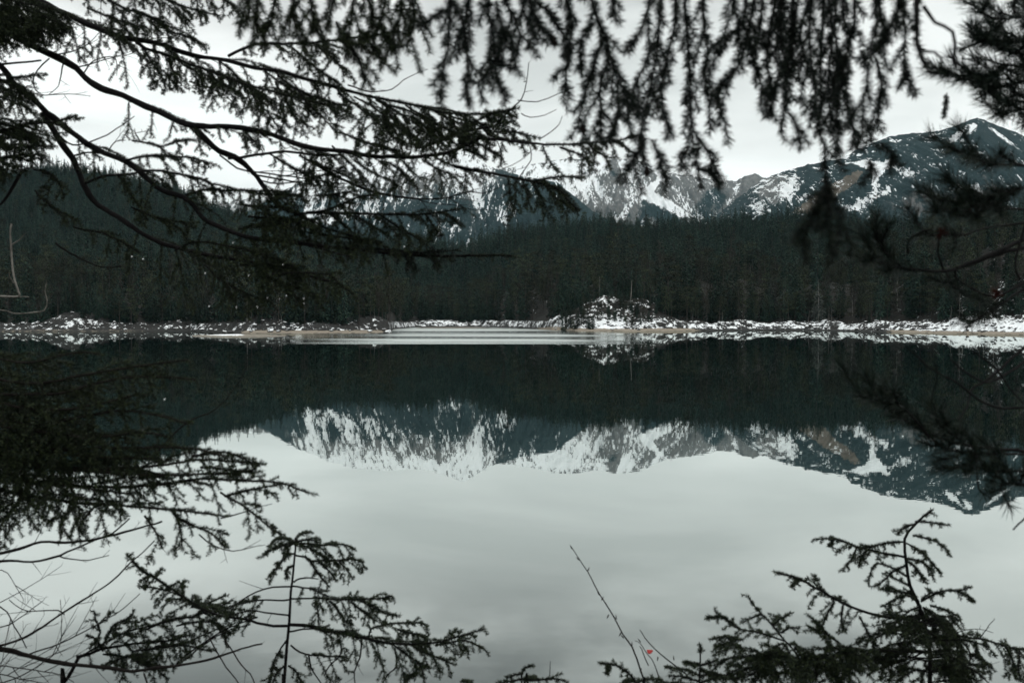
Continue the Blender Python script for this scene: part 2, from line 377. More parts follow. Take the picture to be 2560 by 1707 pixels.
def gravel_bar(name, px0, px1, D0, D1, hh, seed, sn, label):
    u = np.linspace(0, 1, 160); v = np.linspace(0, 1, 50); U, V = np.meshgrid(u, v)
    px = px0 + (px1 - px0) * U; y = D0 + (D1 - D0) * V
    x = (px - CX) / F * y
    e = 1 - ((U - .45) * 2.0) ** 2 - ((V - .5) * 2) ** 2 * 1.0 + .35 * fbm(x / 5, y / 3, 3, seed)
    z = hh * np.clip(e, -1.2, 1) + .10 * fbm(x / 1.0, y / 1.0, 3, seed + 3, .6, True) * sstep(.1, .5, e)
    me = grid_mesh(name, x, y, z, {'snow': sn * sstep(.35, .8, e) * (1 - sstep(.45, .62, U)), 'wet': (z < .05).astype(float)})
    tag(link(name, me, M_grav), label, None, None, 'structure')
gravel_bar('gravel_spit', 480, 735, 266, 300, .42, 41, .62, 'low gravel spit with a snowy hump off the left shore')
gravel_bar('gravel_spit', 1040, 1240, 455, 478, .22, 47, .1, 'thin dark gravel bar in the inlet')

# ------------------------------------------------------------------ mountains
def mountain(name, sil, px0, px1, D0, D1, seed, nx, ny, amp, attrs_fn, label, base=0.0, pw=1.15, shear=0.0):
    px = np.linspace(px0, px1, nx); v = np.concatenate([np.linspace(0, 1, ny), 1 + np.linspace(.02, .5, 24)])
    PXm, V = np.meshgrid(px, v)
    y = D0 + (D1 - D0) * V
    u = (PXm - CX) / F
    top = interp(PXm, sil)
    jag = 6 * fbm(PXm / 26, PXm * 0, 4, seed + 9, .6) 
    hr = (HY - top + jag * 1.0) / F * D1 + EYE
    x = u * y
    w = fbm(x / 500, y / 700, 3, seed) * 160
    spur = fbm((x + w + shear * y) / 130, y / 800, 5, seed + 1, .52, True)
    fine = fbm((x + w * .6 + shear * y) / 34, y / 300, 4, seed + 2, .6, True)
    mid = np.sin(np.pi * np.clip(V, 0, 1)) ** .8
    z = hr * np.clip(V, 0, 1) ** pw + mid * amp * (spur * .75 + fine * .28) - mid * amp * .35
    z = np.where(V > 1, hr * (1 - (V - 1) * 1.2), z)
    # keep the traced skyline: nothing before the crest may rise above its line of sight
    lim = (hr - EYE) / D1 * y * (.965 + .03 * V) + EYE
    z = np.where(V < 1, np.minimum(z, lim + 0.0), z)
    z = np.where(V < .02, base, z)
    py = HY - (z - EYE) / y * F            # used only to lay out snow fields and woods by height
    A = attrs_fn(PXm, py, V, (spur - spur.mean()) * 1.2, (fine - fine.mean()) * 1.2, x, y, z)
    me = grid_mesh(name, x, y, z, A)
    return tag(link(name, me, M_mount), label, None, None, 'structure')
def gau(px, py, cx, cy, rx, ry, rot=0.0):
    c, s = math.cos(rot), math.sin(rot); dx, dy = px - cx, py - cy
    a = (dx * c + dy * s) / rx; b2 = (-dx * s + dy * c) / ry
    return np.exp(-(a * a + b2 * b2) ** 1.5)
def poly_in(px, py, pts):
    ins = np.zeros(px.shape, bool); n = len(pts); j = n - 1
    for i in range(n):
        xi, yi = pts[i]; xj, yj = pts[j]
        cnd = ((yi > py) != (yj > py)) & (px < (xj - xi) * (py - yi) / (yj - yi + 1e-9) + xi)
        ins ^= cnd; j = i
    return ins.astype(float)
def at_left(px, py, V, spur, fine, x, y, z):
    el = 1 - sstep(405, 560, py + 26 * spur + 22 * fbm(px / 30, py / 60, 3, 61))
    st = fbm((px + py * .35) / 9, py / 60, 4, 71, .62)
    sn = .17 + .58 * el + .62 * st - .30 * np.clip(spur, -1, 1) - .42 * fine
    bare = sstep(1170, 1290, px - (py - 420) * .35)
    sn = sn - .42 * bare * sstep(412, 436, py)
    sn = sn + .42 * gau(px, py, 1275, 530, 26, 30) + .30 * gau(px, py, 850, 540, 110, 40)
    sn = sn - .45 * gau(px, py, 690, 520, 60, 40)
    fo = .25 + .45 * sstep(430, 520, py) + .45 * bare + .3 * fbm(px / 40, py / 40, 3, 81)
    return {'snow': sn, 'forest': fo, 'meadow': np.zeros_like(px)}
def at_mid(px, py, V, spur, fine, x, y, z):
    st = fbm((px + (py - 450) * .7) / 11, py / 22, 5, 72, .65)
    sn = .37 + .50 * st - .36 * spur - .50 * fine
    b1 = fbm(px / 9, py / 9, 4, 90, .6) * 8; qx, qy = px + b1, py + b1 * .7
    sn = sn + .46 * gau(qx, qy, 1395, 455, 90, 50) + .3 * gau(px, py, 1500, 418, 150, 16)
    sn = sn + .9 * poly_in(qx, qy, [(1590, 488), (1625, 478), (1680, 506), (1722, 538), (1700, 545), (1660, 522), (1620, 505)])
    sn = sn + .7 * poly_in(qx, qy, [(1650, 440), (1666, 436), (1632, 482), (1600, 492), (1606, 478)])
    sn = sn + .5 * poly_in(qx, qy, [(1540, 550), (1568, 508), (1582, 504), (1568, 550)])
    sn = sn + .5 * poly_in(qx, qy, [(1840, 462), (1850, 458), (1835, 500), (1815, 510)])
    sn = sn - .40 * gau(px, py, 1640, 530, 62, 20, .5) - .40 * gau(px, py, 1815, 470, 20, 26) - .3 * gau(px, py, 1535, 430, 16, 26)
    sn = sn - .16 * sstep(1690, 1790, px) - .12 * sstep(490, 530, py)
    fo = .12 + .35 * sstep(500, 545, py) + .55 * gau(px, py, 1780, 500, 50, 34, -.6) + .5 * gau(px, py, 1650, 530, 70, 22, .5) + .4 * fbm(px / 30, py / 30, 3, 83) + .3 * gau(px, py, 1535, 430, 16, 26)
    return {'snow': sn, 'forest': fo, 'meadow': np.zeros_like(px)}
def at_right(px, py, V, spur, fine, x, y, z):
    sk = interp(px, MS)
    dpt = py - sk
    st = fbm((px + (py - 450) * .9) / 10, (py + px * .15) / 9, 5, 73, .65)
    b1 = fbm(px / 8, py / 8, 4, 91, .6) * 7; qx, qy = px + b1, py + b1 * .8
    rk = gau(px, py, 1935, 470, 62, 52)
    sn = .17 + .34 * st - .16 * spur - .28 * fine + .18 * rk * (1 + st - fine)
    sn = sn + .42 * gau(qx, qy, 1968, 468, 26, 44, .5) + .75 * poly_in(qx, qy, [(2122, 408), (2160, 403), (2205, 408), (2226, 399), (2220, 418), (2202, 436), (2190, 452), (2184, 470), (2176, 440), (2168, 426), (2140, 415)])
    lg = np.sin((py + (px - 2100) * .18 + 5 * fbm(px / 40, py / 12, 3, 92)) / 2.6)
    sn = sn + .55 * sstep(.1, .8, lg) * (1 - sstep(6, 46, dpt)) * sstep(2000, 2120, px) * (1 - sstep(2320, 2400, px)) * sstep(-.15, .2, fbm(px / 18, py / 14, 3, 95))
    sn = sn + .62 * gau(qx, qy, 2392, 337, 36, 7, -.75) + .62 * gau(qx, qy, 2425, 325, 9, 20, .6) + .5 * gau(qx, qy, 2500, 345, 50, 5, .62) + .16 * gau(qx, qy, 2300, 428, 80, 9, -.25)
    sn = sn + .36 * gau(qx, qy, 2160, 505, 80, 14, -.5) + .38 * gau(qx, qy, 2185, 462, 10, 42, .15) + .32 * gau(qx, qy, 2460, 470, 90, 8) + .22 * gau(px, py, 1900, 500, 30, 40, .4) + .22 * gau(qx, qy, 2030, 480, 14, 60, .75)
    fo = .98 + .15 * fine - .62 * rk - .50 * gau(px, py, 2330, 510, 150, 50) - .35 * gau(px, py, 2500, 460, 90, 45) + .35 * fbm(px / 16, py / 26, 4, 84, .6)
    me_ = poly_in(px + b1 * .6, py + b1 * .6, [(1972, 535), (2065, 468), (2140, 428), (2155, 431), (2135, 458), (2090, 490), (2052, 535)]) + .6 * gau(qx, qy, 2180, 498, 30, 7, -.6)
    return {'snow': sn, 'forest': fo, 'meadow': me_}
MS = [(-1500, 470), (300, 560), (560, 508), (619, 499), (738, 465), (810, 435), (883, 414), (976, 406), (1027, 414), (1095, 401), (1159, 378), (1223, 418), (1265, 423), (1342, 410), (1427, 397),
      (1500, 410), (1542, 397), (1602, 406), (1661, 433), (1696, 436), (1798, 455), (1840, 452), (1883, 435), (1908, 446), (1989, 421), (2053, 406), (2095, 401), (2138, 376), (2223, 342),
      (2350, 329), (2435, 297), (2500, 321), (2560, 345), (2800, 420), (3400, 480)]
ML = [(-600, 600), (200, 590), (560, 560), (640, 520), (738, 465), (810, 435), (883, 414), (976, 406), (1027, 414), (1095, 401), (1159, 378), (1223, 418), (1300, 441), (1391, 457), (1440, 495), (1487, 533), (1540, 560), (1650, 620)]
MC = [(350, 520), (560, 508), (619, 499), (700, 500), (1150, 500), (1223, 430), (1265, 423), (1342, 410), (1427, 397), (1500, 410), (1542, 397), (1602, 406), (1661, 433), (1696, 436), (1798, 455), (1840, 452),
      (1883, 435), (1908, 446), (1960, 470), (2100, 520), (2300, 560)]
MR = [(1650, 640), (1740, 575), (1800, 530), (1850, 490), (1908, 447), (1989, 421), (2053, 406), (2095, 401), (2138, 376), (2223, 342), (2350, 329), (2435, 297), (2500, 321), (2560, 345), (2800, 420), (3400, 480)]
mountain('mountain', MC, 350, 2300, 2500, 3800, 201, 900, 260, 110, at_mid, 'rugged grey mountain ridge streaked with snow behind the wood', shear=.10)
mountain('mountain', ML, -600, 1650, 1900, 3000, 101, 1000, 260, 100, at_left, 'snow-covered mountain with wooded lower slopes left of centre')
mountain('mountain', MR, 1650, 3300, 1500, 2500, 301, 900, 260, 60, at_right, 'dark pointed mountain with brown meadow on the right', shear=.16)

# ------------------------------------------------------------------ far trees (prototypes used by the shore trees and the far woods)
def tube(path, rad, sides=5):
    path = np.asarray(path, float); n = len(path)
    rad = np.broadcast_to(np.asarray(rad, float), (n,))
    T = np.gradient(path, axis=0); T /= np.linalg.norm(T, axis=1)[:, None] + 1e-9
    ref = np.array([0, 0, 1.0]) if abs(T[:, 2]).mean() < .8 else np.array([1.0, 0, 0])
    A = np.cross(T, ref); A /= np.linalg.norm(A, axis=1)[:, None] + 1e-9
    B = np.cross(T, A)
    an = np.arange(sides) * 2 * np.pi / sides
    V = path[:, None, :] + rad[:, None, None] * (np.cos(an)[None, :, None] * A[:, None, :] + np.sin(an)[None, :, None] * B[:, None, :])
    i = (np.arange(n - 1)[:, None] * sides + np.arange(sides)[None, :]); j = (np.arange(n - 1)[:, None] * sides + (np.arange(sides)[None, :] + 1) % sides)
    Q = np.stack([i, j, j + sides, i + sides], -1).reshape(-1, 4)
    return V.reshape(-1, 3), Q
class Wood:
    def __init__(s): s.V = []; s.Q = []; s.n = 0
    def add(s, path, rad, sides=5):
        v, q = tube(path, rad, sides); s.V.append(v); s.Q.append(q + s.n); s.n += len(v)
    def mesh(s, name):
        return np_mesh(name, np.concatenate(s.V), np.concatenate(s.Q).ravel(), 4, True)
def quads(name, C, A, B):
    """leaf-clump faces: centre C, half axes A and B"""
    V = np.stack([C - A - B * .4, C + A * .3 - B, C + A + B * .3, C - A * .2 + B], 1).reshape(-1, 3)
    return np_mesh(name, V, np.arange(len(V)), 4)
def rdir(r, n):
    v = r.normal(size=(n, 3)); return v / np.linalg.norm(v, axis=1)[:, None]
def far_spruce(seed, H=16, R=2.6, dens=1.0, ragged=.25):
    r = np.random.default_rng(seed); w = Wood()
    w.add([(0, 0, -1.2), (0, 0, H * .5), (0, 0, H * .97)], [.20, .13, .02], 5)
    C = []; z = 1.0
    while z < H * .98:
        f = z / H; L0 = R * (1 - f) ** .8 * (.35 + .65 * min(1, f * 5))
        nb = int(5 + 3 * (1 - f))
        for k in range(nb):
            if r.random() < ragged * .6: continue
            a = r.uniform(0, 2 * np.pi); L = L0 * r.uniform(.65, 1.15) + .12
            m = max(2, int(L * 3.2 * dens))
            q = np.linspace(.15, 1, m) + r.uniform(-.05, .05, m)
            C.append(np.stack([np.cos(a) * q * L, np.sin(a) * q * L, z + .10 * L - .38 * L * q ** 1.6 + r.normal(0, .05, m)], 1))
        z += .46 * r.uniform(.8, 1.2)
    C = np.concatenate(C); n = len(C)
    rad = C * np.array([1, 1, 0]); rad /= np.linalg.norm(rad, axis=1)[:, None] + 1e-6
    sz = r.uniform(.22, .50, n) * (.6 + .4 * (1 - C[:, 2] / H))
    A = (rad * .8 + rdir(r, n) * .7 + np.array([0, 0, -.35])); A = A / np.linalg.norm(A, axis=1)[:, None] * (sz * 1.25)[:, None]
    B = np.cross(A, rdir(r, n)); B = B / (np.linalg.norm(B, axis=1)[:, None] + 1e-6) * (sz * .62)[:, None]
    return quads('crown', C, A, B), w.mesh('trunk')
def far_pine(seed, H=15, R=2.8):
    r = np.random.default_rng(seed); w = Wood()
    bx, by = r.normal(0, .5, 2)
    tr = np.array([(0, 0, -1.2), (bx * .3, by * .3, H * .5), (bx, by, H * .93)]); w.add(tr, [.2, .14, .04], 5)
    C = []
    for k in range(26):
        f = r.uniform(.35, 1) ; z = H * f; a = r.uniform(0, 2 * np.pi); L = R * (1.15 - f) ** .6 * r.uniform(.3, 1.0)
        p0 = np.array([bx * f, by * f, z - .7]); p1 = p0 + np.array([np.cos(a) * L, np.sin(a) * L, .5])
        w.add([p0, p1], [.05, .02], 3)
        m = int(r.integers(26, 44))
        C.append(p1 + r.normal(size=(m, 3)) * np.array([.65, .65, .34]))
    C = np.concatenate(C); n = len(C)
    sz = r.uniform(.12, .30, n)
    A = rdir(r, n) * sz[:, None]; B = np.cross(A, rdir(r, n)); B = B / (np.linalg.norm(B, axis=1)[:, None] + 1e-6) * (sz * .6)[:, None]
    return quads('crown', C, A, B), w.mesh('trunk')
def far_bare(seed, H=13, R=2.4, thick=.15, n1=26):
    r = np.random.default_rng(seed); w = Wood()
    bx, by = r.normal(0, .5, 2)
    w.add([(0, 0, -1.2), (bx * .4, by * .4, H * .5), (bx, by, H)], [thick, thick * .6, .02], 5)
    tri = []
    for k in range(n1):
        f = r.uniform(.22, .97); a = r.uniform(0, 2 * np.pi); L = R * (1.1 - f) ** .6 * r.uniform(.5, 1.1)
        p0 = np.array([bx * f, by * f, H * f]); d = np.array([np.cos(a), np.sin(a), r.uniform(.5, 1.3)]); d /= np.linalg.norm(d)
        p1 = p0 + d * L * .5; p2 = p1 + (d + np.array([0, 0, .3])) * L * .5
        tri.append((p0, p1, .030)); tri.append((p1, p2, .02))
        for j in range(16):
            q = r.uniform(.15, 1); b0 = p0 + (p2 - p0) * q; dd = d + rdir(r, 1)[0] * .9; dd[2] += .3; dd /= np.linalg.norm(dd)
            l2 = r.uniform(.4, 1.1); b1 = b0 + dd * l2; tri.append((b0, b1, .016))
            for m in range(2):
                e0 = b0 + (b1 - b0) * r.uniform(.3, 1); tri.append((e0, e0 + (dd + rdir(r, 1)[0] * .8) * l2 * .5, .013))
    A0 = np.array([q[0] for q in tri]); A1 = np.array([q[1] for q in tri]); W = np.array([q[2] for q in tri])
    S = np.cross(A1 - A0, rdir(r, len(tri))); S = S / (np.linalg.norm(S, axis=1)[:, None] + 1e-6) * W[:, None]
    V = np.stack([A0 - S, A0 + S, A1 + S * .6, A1 - S * .6], 1).reshape(-1, 3)
    return np_mesh('crown', V, np.arange(len(V)), 4), w.mesh('trunk')
def far_bush(seed, H=2.0):
    r = np.random.default_rng(seed); w = Wood()
    C = []
    for k in range(6):
        p = np.array([*r.normal(0, .55, 2), 0]); hh = H * r.uniform(.6, 1.1)
        w.add([p + [0, 0, -.5], p * 1.25 + [0, 0, hh]], [.03, .01], 3)
        C.append(p * 1.1 + r.normal(size=(42, 3)) * np.array([.35, .35, .3 * H]) + [0, 0, hh * .55])
    C = np.concatenate(C); n = len(C); sz = r.uniform(.07, .2, n)
    A = rdir(r, n) * sz[:, None]; B = np.cross(A, rdir(r, n)); B = B / (np.linalg.norm(B, axis=1)[:, None] + 1e-6) * (sz * .6)[:, None]
    return quads('crown', C, A, B), w.mesh('trunk')

KINDS = []   # (name, category, crown mesh, trunk mesh, phrase)
def kind(name, cat, cm, tm, mc, mt, phrase):
    cm.materials.append(mc); tm.materials.append(mt); KINDS.append([name, cat, cm, tm, phrase, None])
kind('spruce_tree', 'tree', *far_spruce(1, 17, 3.4), M_far_spruce, M_farbark, 'dark narrow spruce')
kind('spruce_tree', 'tree', *far_spruce(2, 15, 3.6, 1.0, .4), M_far_spruce, M_farbark, 'dark broad spruce')
kind('spruce_tree', 'tree', *far_spruce(3, 19, 3.0, .9, .5), M_far_spruce, M_farbark, 'dark tall ragged spruce')
kind('pine_tree', 'tree', *far_pine(4), M_far_pine, M_farbark, 'olive round-topped pine')
kind('pine_tree', 'tree', *far_pine(5, 13, 2.4), M_far_pine, M_farbark, 'small olive pine')
kind('bare_tree', 'tree', *far_bare(6), M_far_bare, M_farbark, 'leafless brown-grey tree')
kind('bare_tree', 'tree', *far_bare(7, 11, 2.2), M_far_bare, M_palebark, 'leafless tree with pale trunk')
kind('bush', 'bush', *far_bush(8), M_bush, M_farbark, 'low dark bush')

def section(px):
    for lim, s in ((470, 'on the far left shore'), (980, 'on the headland left of the inlet'), (1330, 'at the back of the inlet'), (1400, 'left of the snowy knoll'), (1680, 'on and behind the snowy knoll'),
                   (2150, 'on the snowy shore right of the knoll'), (9999, 'on the snowy slope at the far right')):
        if px < lim: return s
def place_tree(k, px, D, sc, label=None, group=True, mats=None):
    nm, cat, cm, tm, ph, proto = KINDS[k]
    x, z, d, s = hill(np.array([px], float), np.array([D], float))
    e = empty(nm, (float(x[0]), D, float(z[0]) - .15)); e.scale = (sc * random.uniform(.9, 1.1),) * 2 + (sc,); e.rotation_euler.z = random.uniform(0, 6.28)
    lab = label or f'{ph} {section(px)}'
    tag(e, lab, cat, 'trees at the edge of the far shore wood' if group and not label and cat == 'tree' else ('bushes on the far shore' if group and not label else None))
    c = link('crown', cm if not mats else cm.copy(), [], e); tr = link('trunk', tm if not mats else tm.copy(), [], e)
    if mats:
        if mats[0]: c.data.materials[0] = mats[0]
        if mats[1]: tr.data.materials[0] = mats[1]
    elif proto is None: KINDS[k][5] = (c, tr)
    return e
random.seed(5)
# trees that stand out
place_tree(0, 2046, 398, 1.02, 'pale grey lichened spruce standing forward on the right shore', mats=(M_pale_spruce, M_palebark))
place_tree(1, 1927, 420, 1.25, 'tall faded spruce among the dark trees right of centre', mats=(M_pale_spruce, M_farbark))
place_tree(6, 2072, 393, .55, 'small pale leafless tree beside the lichened spruce')
place_tree(6, 1958, 395, .42, 'little pale leafless tree on the snow right of the knoll')
def snag(px, D, H, r0, label, lean=0.0):
    x, z, d, s = hill(np.array([px], float), np.array([D], float))
    e = empty('dead_tree', (float(x[0]), D, float(z[0]) - .2)); tag(e, label, 'dead tree')
    w = Wood(); w.add([(0, 0, -.5), (lean * .5, 0, H * .5), (lean, 0, H)], [r0, r0 * .8, r0 * .35], 6); link('trunk', w.mesh('trunk'), M_palebark, e)
    for k in range(7):
        w = Wood(); f = random.uniform(.4, .95); a = random.uniform(0, 6.28); l = random.uniform(.4, .9)
        w.add([(lean * f, 0, H * f), (lean * f + math.cos(a) * l, math.sin(a) * l, H * f + .15)], [.03, .012], 3)
        link('limb', w.mesh('limb'), M_palebark, e)
snag(1576, 388, 10.5, .14, 'tall bleached dead trunk on top of the snowy knoll', .5)
snag(724, 341, 5.2, .06, 'thin bleached dead stem above the headland rocks', -.4)
snag(2408, 335, 5.0, .08, 'thin bleached leaning dead stem on the right slope', -.5)
snag(1498, 402, 9, .05, 'slim pale dead stem behind the knoll')
for i in range(12):
    q = random.uniform(1690, 2500) if i > 3 else random.uniform(600, 940)
    x_, z_, d_, s_ = hill(np.array([q]), np.array([float(interp(q, SHORE)) + 9.]))
    e = empty('dead_tree', (float(x_[0]), float(interp(q, SHORE)) + random.uniform(6, 14), float(z_[0]) - .3))
    tag(e, 'thin pale bare stem standing at the front of the wood ' + ('right of the snowy knoll' if q > 1600 else 'on the left headland'), 'dead tree', 'pale bare stems along the wood edge')
    w = Wood(); hh = random.uniform(3.5, 8); ln_ = random.uniform(-.5, .5); w.add([(0, 0, -1.5), (ln_ * .4, 0, hh * .5), (ln_, 0, hh)], [.05, .04, .02], 5); link('trunk', w.mesh('trunk'), M_palebark, e)
# individual shore trees
front = []
tries = 0
def pick_front(px):
    r = random.random()
    if px < 470: return random.choices([0, 1, 2, 3, 5, 6], [3, 3, 1, 2, 3, .3])[0]
    if px < 980: return random.choices([0, 1, 2, 3, 5, 6], [3, 3, 1, 3, 1.5, .2])[0]
    if px < 1330: return random.choices([0, 1, 2, 3, 5, 6], [5, 4, 3, 2, .5, .2])[0]
    return random.choices([0, 1, 2, 3, 4, 5, 6], [3, 3, 2, 4, 2, 1, .2])[0]
placed = []
while len(placed) < 270 and tries < 9000:
    tries += 1
    px = random.uniform(-20, 2590)
    off = 8 + abs(random.gauss(0, 10))
    if 1400 < px < 1665: off += 30 * math.cos((px - 1532) / 133 * 1.4)
    if px > 2200: off += 8
    if 1700 < px < 2150: off += 6
    D = float(interp(px, SHORE)) + off
    if abs((interp(px + 14, SHORE) - interp(px - 14, SHORE))) > 18: continue
    x = (px - CX) / F * D
    if any((x - a) ** 2 + (D - b_) ** 2 < 2.3 ** 2 for a, b_ in placed): continue
    if 2020 < px < 2080 and D < 400: continue
    placed.append((x, D))
    place_tree(pick_front(px), px, D, random.uniform(.55, 1.0) if off < 20 else random.uniform(.75, 1.1))
for i in range(62):
    px = random.gauss(1535, 60); D = random.uniform(373, 398)
    if not 1405 < px < 1668: continue
    if 1500 < px < 1560 and random.random() < .55: continue
    k = random.choices([7, 0, 1, 3], [2, 3, 3, 2])[0]
    place_tree(k, px, D, random.uniform(.9, 1.7) if k == 7 else random.uniform(.16, .38))
nb = 0
while nb < 74:
    px = random.choice([random.uniform(1400, 1660), random.uniform(1400, 1660), random.uniform(1400, 1500), random.uniform(2150, 2580), random.uniform(0, 1000)])
    if 1400 < px < 1665: D = random.uniform(376, 400)
    else: D = float(interp(px, SHORE)) + random.uniform(6, 18 if px < 2100 else 34)
    k = random.choices([7, 0, 1, 4], [5, 2, 2, 1])[0]
    place_tree(k, px, D, random.uniform(.8, 1.6) if k == 7 else random.uniform(.22, .45)); nb += 1

# the rest of the woods: one object, instances of the same trees on points of the hills
pts = []; var = []; scl = []
r2 = np.random.default_rng(99)
n = 60000
pxr = r2.uniform(-700, 3260, n); yy = np.sqrt(r2.uniform(300 ** 2, 1400 ** 2, n))
Ds = interp(pxr, SHORE); Drr = interp(pxr, DR)
offr = yy - Ds
front_lim = 17 + np.where((pxr > 1400) & (pxr < 1665), 24, 0)
X, Z, D_, S_ = hill(pxr, yy)
ok = (offr > front_lim) & (S_ < 1.12)
gap = fbm(X / 30, yy / 30, 3, 55) > .42
ok &= ~gap | (S_ > .5)
X, Yt, Z, S_, pxs = X[ok], yy[ok], Z[ok], S_[ok], pxr[ok]
# thin out: about one tree per 26 square metres
cell = {}
keep = []
order = np.arange(len(X))
for i in order:
    key = (int(X[i] // 5.4), int(Yt[i] // 5.4))
    if key in cell: continue
    cell[key] = 1; keep.append(i)
keep = np.array(keep)
X, Yt, Z, S_, pxs = X[keep], Yt[keep], Z[keep], S_[keep], pxs[keep]
zone_n = fbm(X / 40, Yt / 60, 3, 77) * 30
lower = (Yt - interp(pxs, SHORE) + zone_n) < 135
u = r2.random(len(X))
v_hi = np.select([u < .36, u < .66, u < .90, u < .95], [0, 1, 2, 3], 5)
v_lo = np.select([u < .12, u < .24, u < .32, u < .60, u < .76, u < .985], [0, 1, 2, 3, 4, 5], 6)
v = np.where(lower, v_lo, v_hi)
scs = r2.uniform(.62, 1.25, len(X)) * (1 + .30 * (r2.random(len(X)) > .92)) * (1 + .25 * fbm(X / 50, Yt / 50, 3, 88))
vis = pxs > -1e9
fm = bpy.data.meshes.new('far_woods'); V = np.stack([X, Yt, Z - .2], 1)[vis].astype(np.float32)
fm.vertices.add(len(V)); fm.vertices.foreach_set('co', V.ravel())
a = fm.attributes.new('variant', 'INT', 'POINT'); a.data.foreach_set('value', v[vis].astype(np.int32))
a = fm.attributes.new('size', 'FLOAT', 'POINT'); a.data.foreach_set('value', scs[vis].astype(np.float32))
a = fm.attributes.new('turn', 'FLOAT', 'POINT'); a.data.foreach_set('value', r2.uniform(0, 6.28, int(vis.sum())).astype(np.float32))
print('far trees', len(V))
wo = link('far_woods', fm, [M_far_spruce]); tag(wo, 'dense mixed forest covering the hills behind the lake', None, None, 'stuff')
gn = bpy.data.node_groups.new('far_woods', 'GeometryNodeTree')
gn.interface.new_socket('Geometry', in_out='INPUT', socket_type='NodeSocketGeometry')
gn.interface.new_socket('Geometry', in_out='OUTPUT', socket_type='NodeSocketGeometry')
gi = gn.nodes.new('NodeGroupInput'); go = gn.nodes.new('NodeGroupOutput'); L = gn.links
def named(nm, dt):
    n_ = gn.nodes.new('GeometryNodeInputNamedAttribute'); n_.data_type = dt; n_.inputs['Name'].default_value = nm
    return n_.outputs['Attribute']
nv, ns, ntn = named('variant', 'INT'), named('size', 'FLOAT'), named('turn', 'FLOAT')
cx_ = gn.nodes.new('ShaderNodeCombineXYZ'); L.new(ntn, cx_.inputs[2])
jn = gn.nodes.new('GeometryNodeJoinGeometry')
for k in range(7):
    c_, t__ = KINDS[k][5]
    j = gn.nodes.new('GeometryNodeJoinGeometry')
    for ob in (c_, t__):
        oi = gn.nodes.new('GeometryNodeObjectInfo'); oi.transform_space = 'ORIGINAL'; oi.inputs['Object'].default_value = ob
        L.new(oi.outputs['Geometry'], j.inputs[0])
    eq = gn.nodes.new('FunctionNodeCompare'); eq.data_type = 'INT'; eq.operation = 'EQUAL'
    L.new(nv, eq.inputs[2]); eq.inputs[3].default_value = k
    ip = gn.nodes.new('GeometryNodeInstanceOnPoints')
    L.new(gi.outputs[0], ip.inputs['Points']); L.new(eq.outputs[0], ip.inputs['Selection']); L.new(j.outputs[0], ip.inputs['Instance'])
    L.new(cx_.outputs[0], ip.inputs['Rotation']); L.new(ns, ip.inputs['Scale']); L.new(ip.outputs[0], jn.inputs[0])
L.new(jn.outputs[0], go.inputs[0])
mod = wo.modifiers.new('trees', 'NODES'); mod.node_group = gn

# ------------------------------------------------------------------ boulders
def rock_mesh(seed, n=3):
    import bmesh
    bm = bmesh.new(); bmesh.ops.create_icosphere(bm, subdivisions=n, radius=1)
    co = np.array([v.co[:] for v in bm.verts])
    r = np.random.default_rng(seed); d = rdir(r, 9)
    k = np.ones(len(co))
    for q in d:
        s = co @ q; k = np.minimum(k, np.where(s > .55, (.55 + r.uniform(0, .25)) / np.maximum(s, .01), 1))
    k *= 1 + .12 * fbm(co[:, 0] * 2 + seed, co[:, 1] * 2 + co[:, 2] * 1.7, 3, seed)
    for v_, c_, kk in zip(bm.verts, co, k): v_.co = c_ * kk
    me = bpy.data.meshes.new('boulder'); bm.to_mesh(me); bm.free(); return me
RM = [rock_mesh(s) for s in range(5)]
for m_ in RM: m_.materials.append(M_rock)
def boulder(px, D, sx_, sy, sz_, label, dark=False, group=None, sink=.25, k=0, zz=None):
    x, z, d, s = hill(np.array([px], float), np.array([D], float))
    me = RM[k % 5]
    if dark: me = me.copy(); me.materials[0] = M_rockdark
    o = link('boulder', me, []); base = max(float(z[0]), -.1) if zz is None else zz
    o.location = (float(x[0]), D, base + sz_ * (1 - sink * 2)); o.scale = (sx_, sy, sz_); o.rotation_euler.z = random.uniform(0, 6)
    tag(o, label, 'rock', group); return o
boulder(972, 329, 1.5, 1.3, .95, 'snow-capped boulder in the water off the headland tip', k=1, zz=-.2)
boulder(960, 331, .6, .6, .5, 'small dark rock beside the boulder off the headland', True, k=2, zz=-.15)
boulder(2196, 357, 1.5, 1.3, 1.0, 'dark bare boulder on the snowy right shore', True, k=0)
boulder(1652, 377, 2.4, 2.0, 1.4, 'large snow-covered boulder right of the knoll', k=3)
boulder(1303, 448, 1.4, 1.2, .9, 'dark rock at the mouth of the inlet', True, k=2)
boulder(575, 316, 1.6, 1.2, .85, 'dark jutting rock where the spit meets the shore', True, k=4, zz=.1)
boulder(560, 313, 1.0, 1.0, .8, 'snowy rock beside the dark jutting rock', k=1, zz=.1)
boulder(1262, 500, 1.5, 1.2, .8, 'snowy rock at the back of the inlet', k=3)
for i in range(240):
    px = random.uniform(0, 2560); D = float(interp(px, SHORE)) + random.uniform(2.0, 11)
    if abs((interp(px + 10, SHORE) - interp(px - 10, SHORE))) > 14: continue
    s_ = random.uniform(.3, .85)
    boulder(px, D, s_ * random.uniform(1, 1.5), s_, s_ * random.uniform(.55, .8), f'snow-dusted rock {section(px)}', group='rocks strewn along the far shore', k=i)

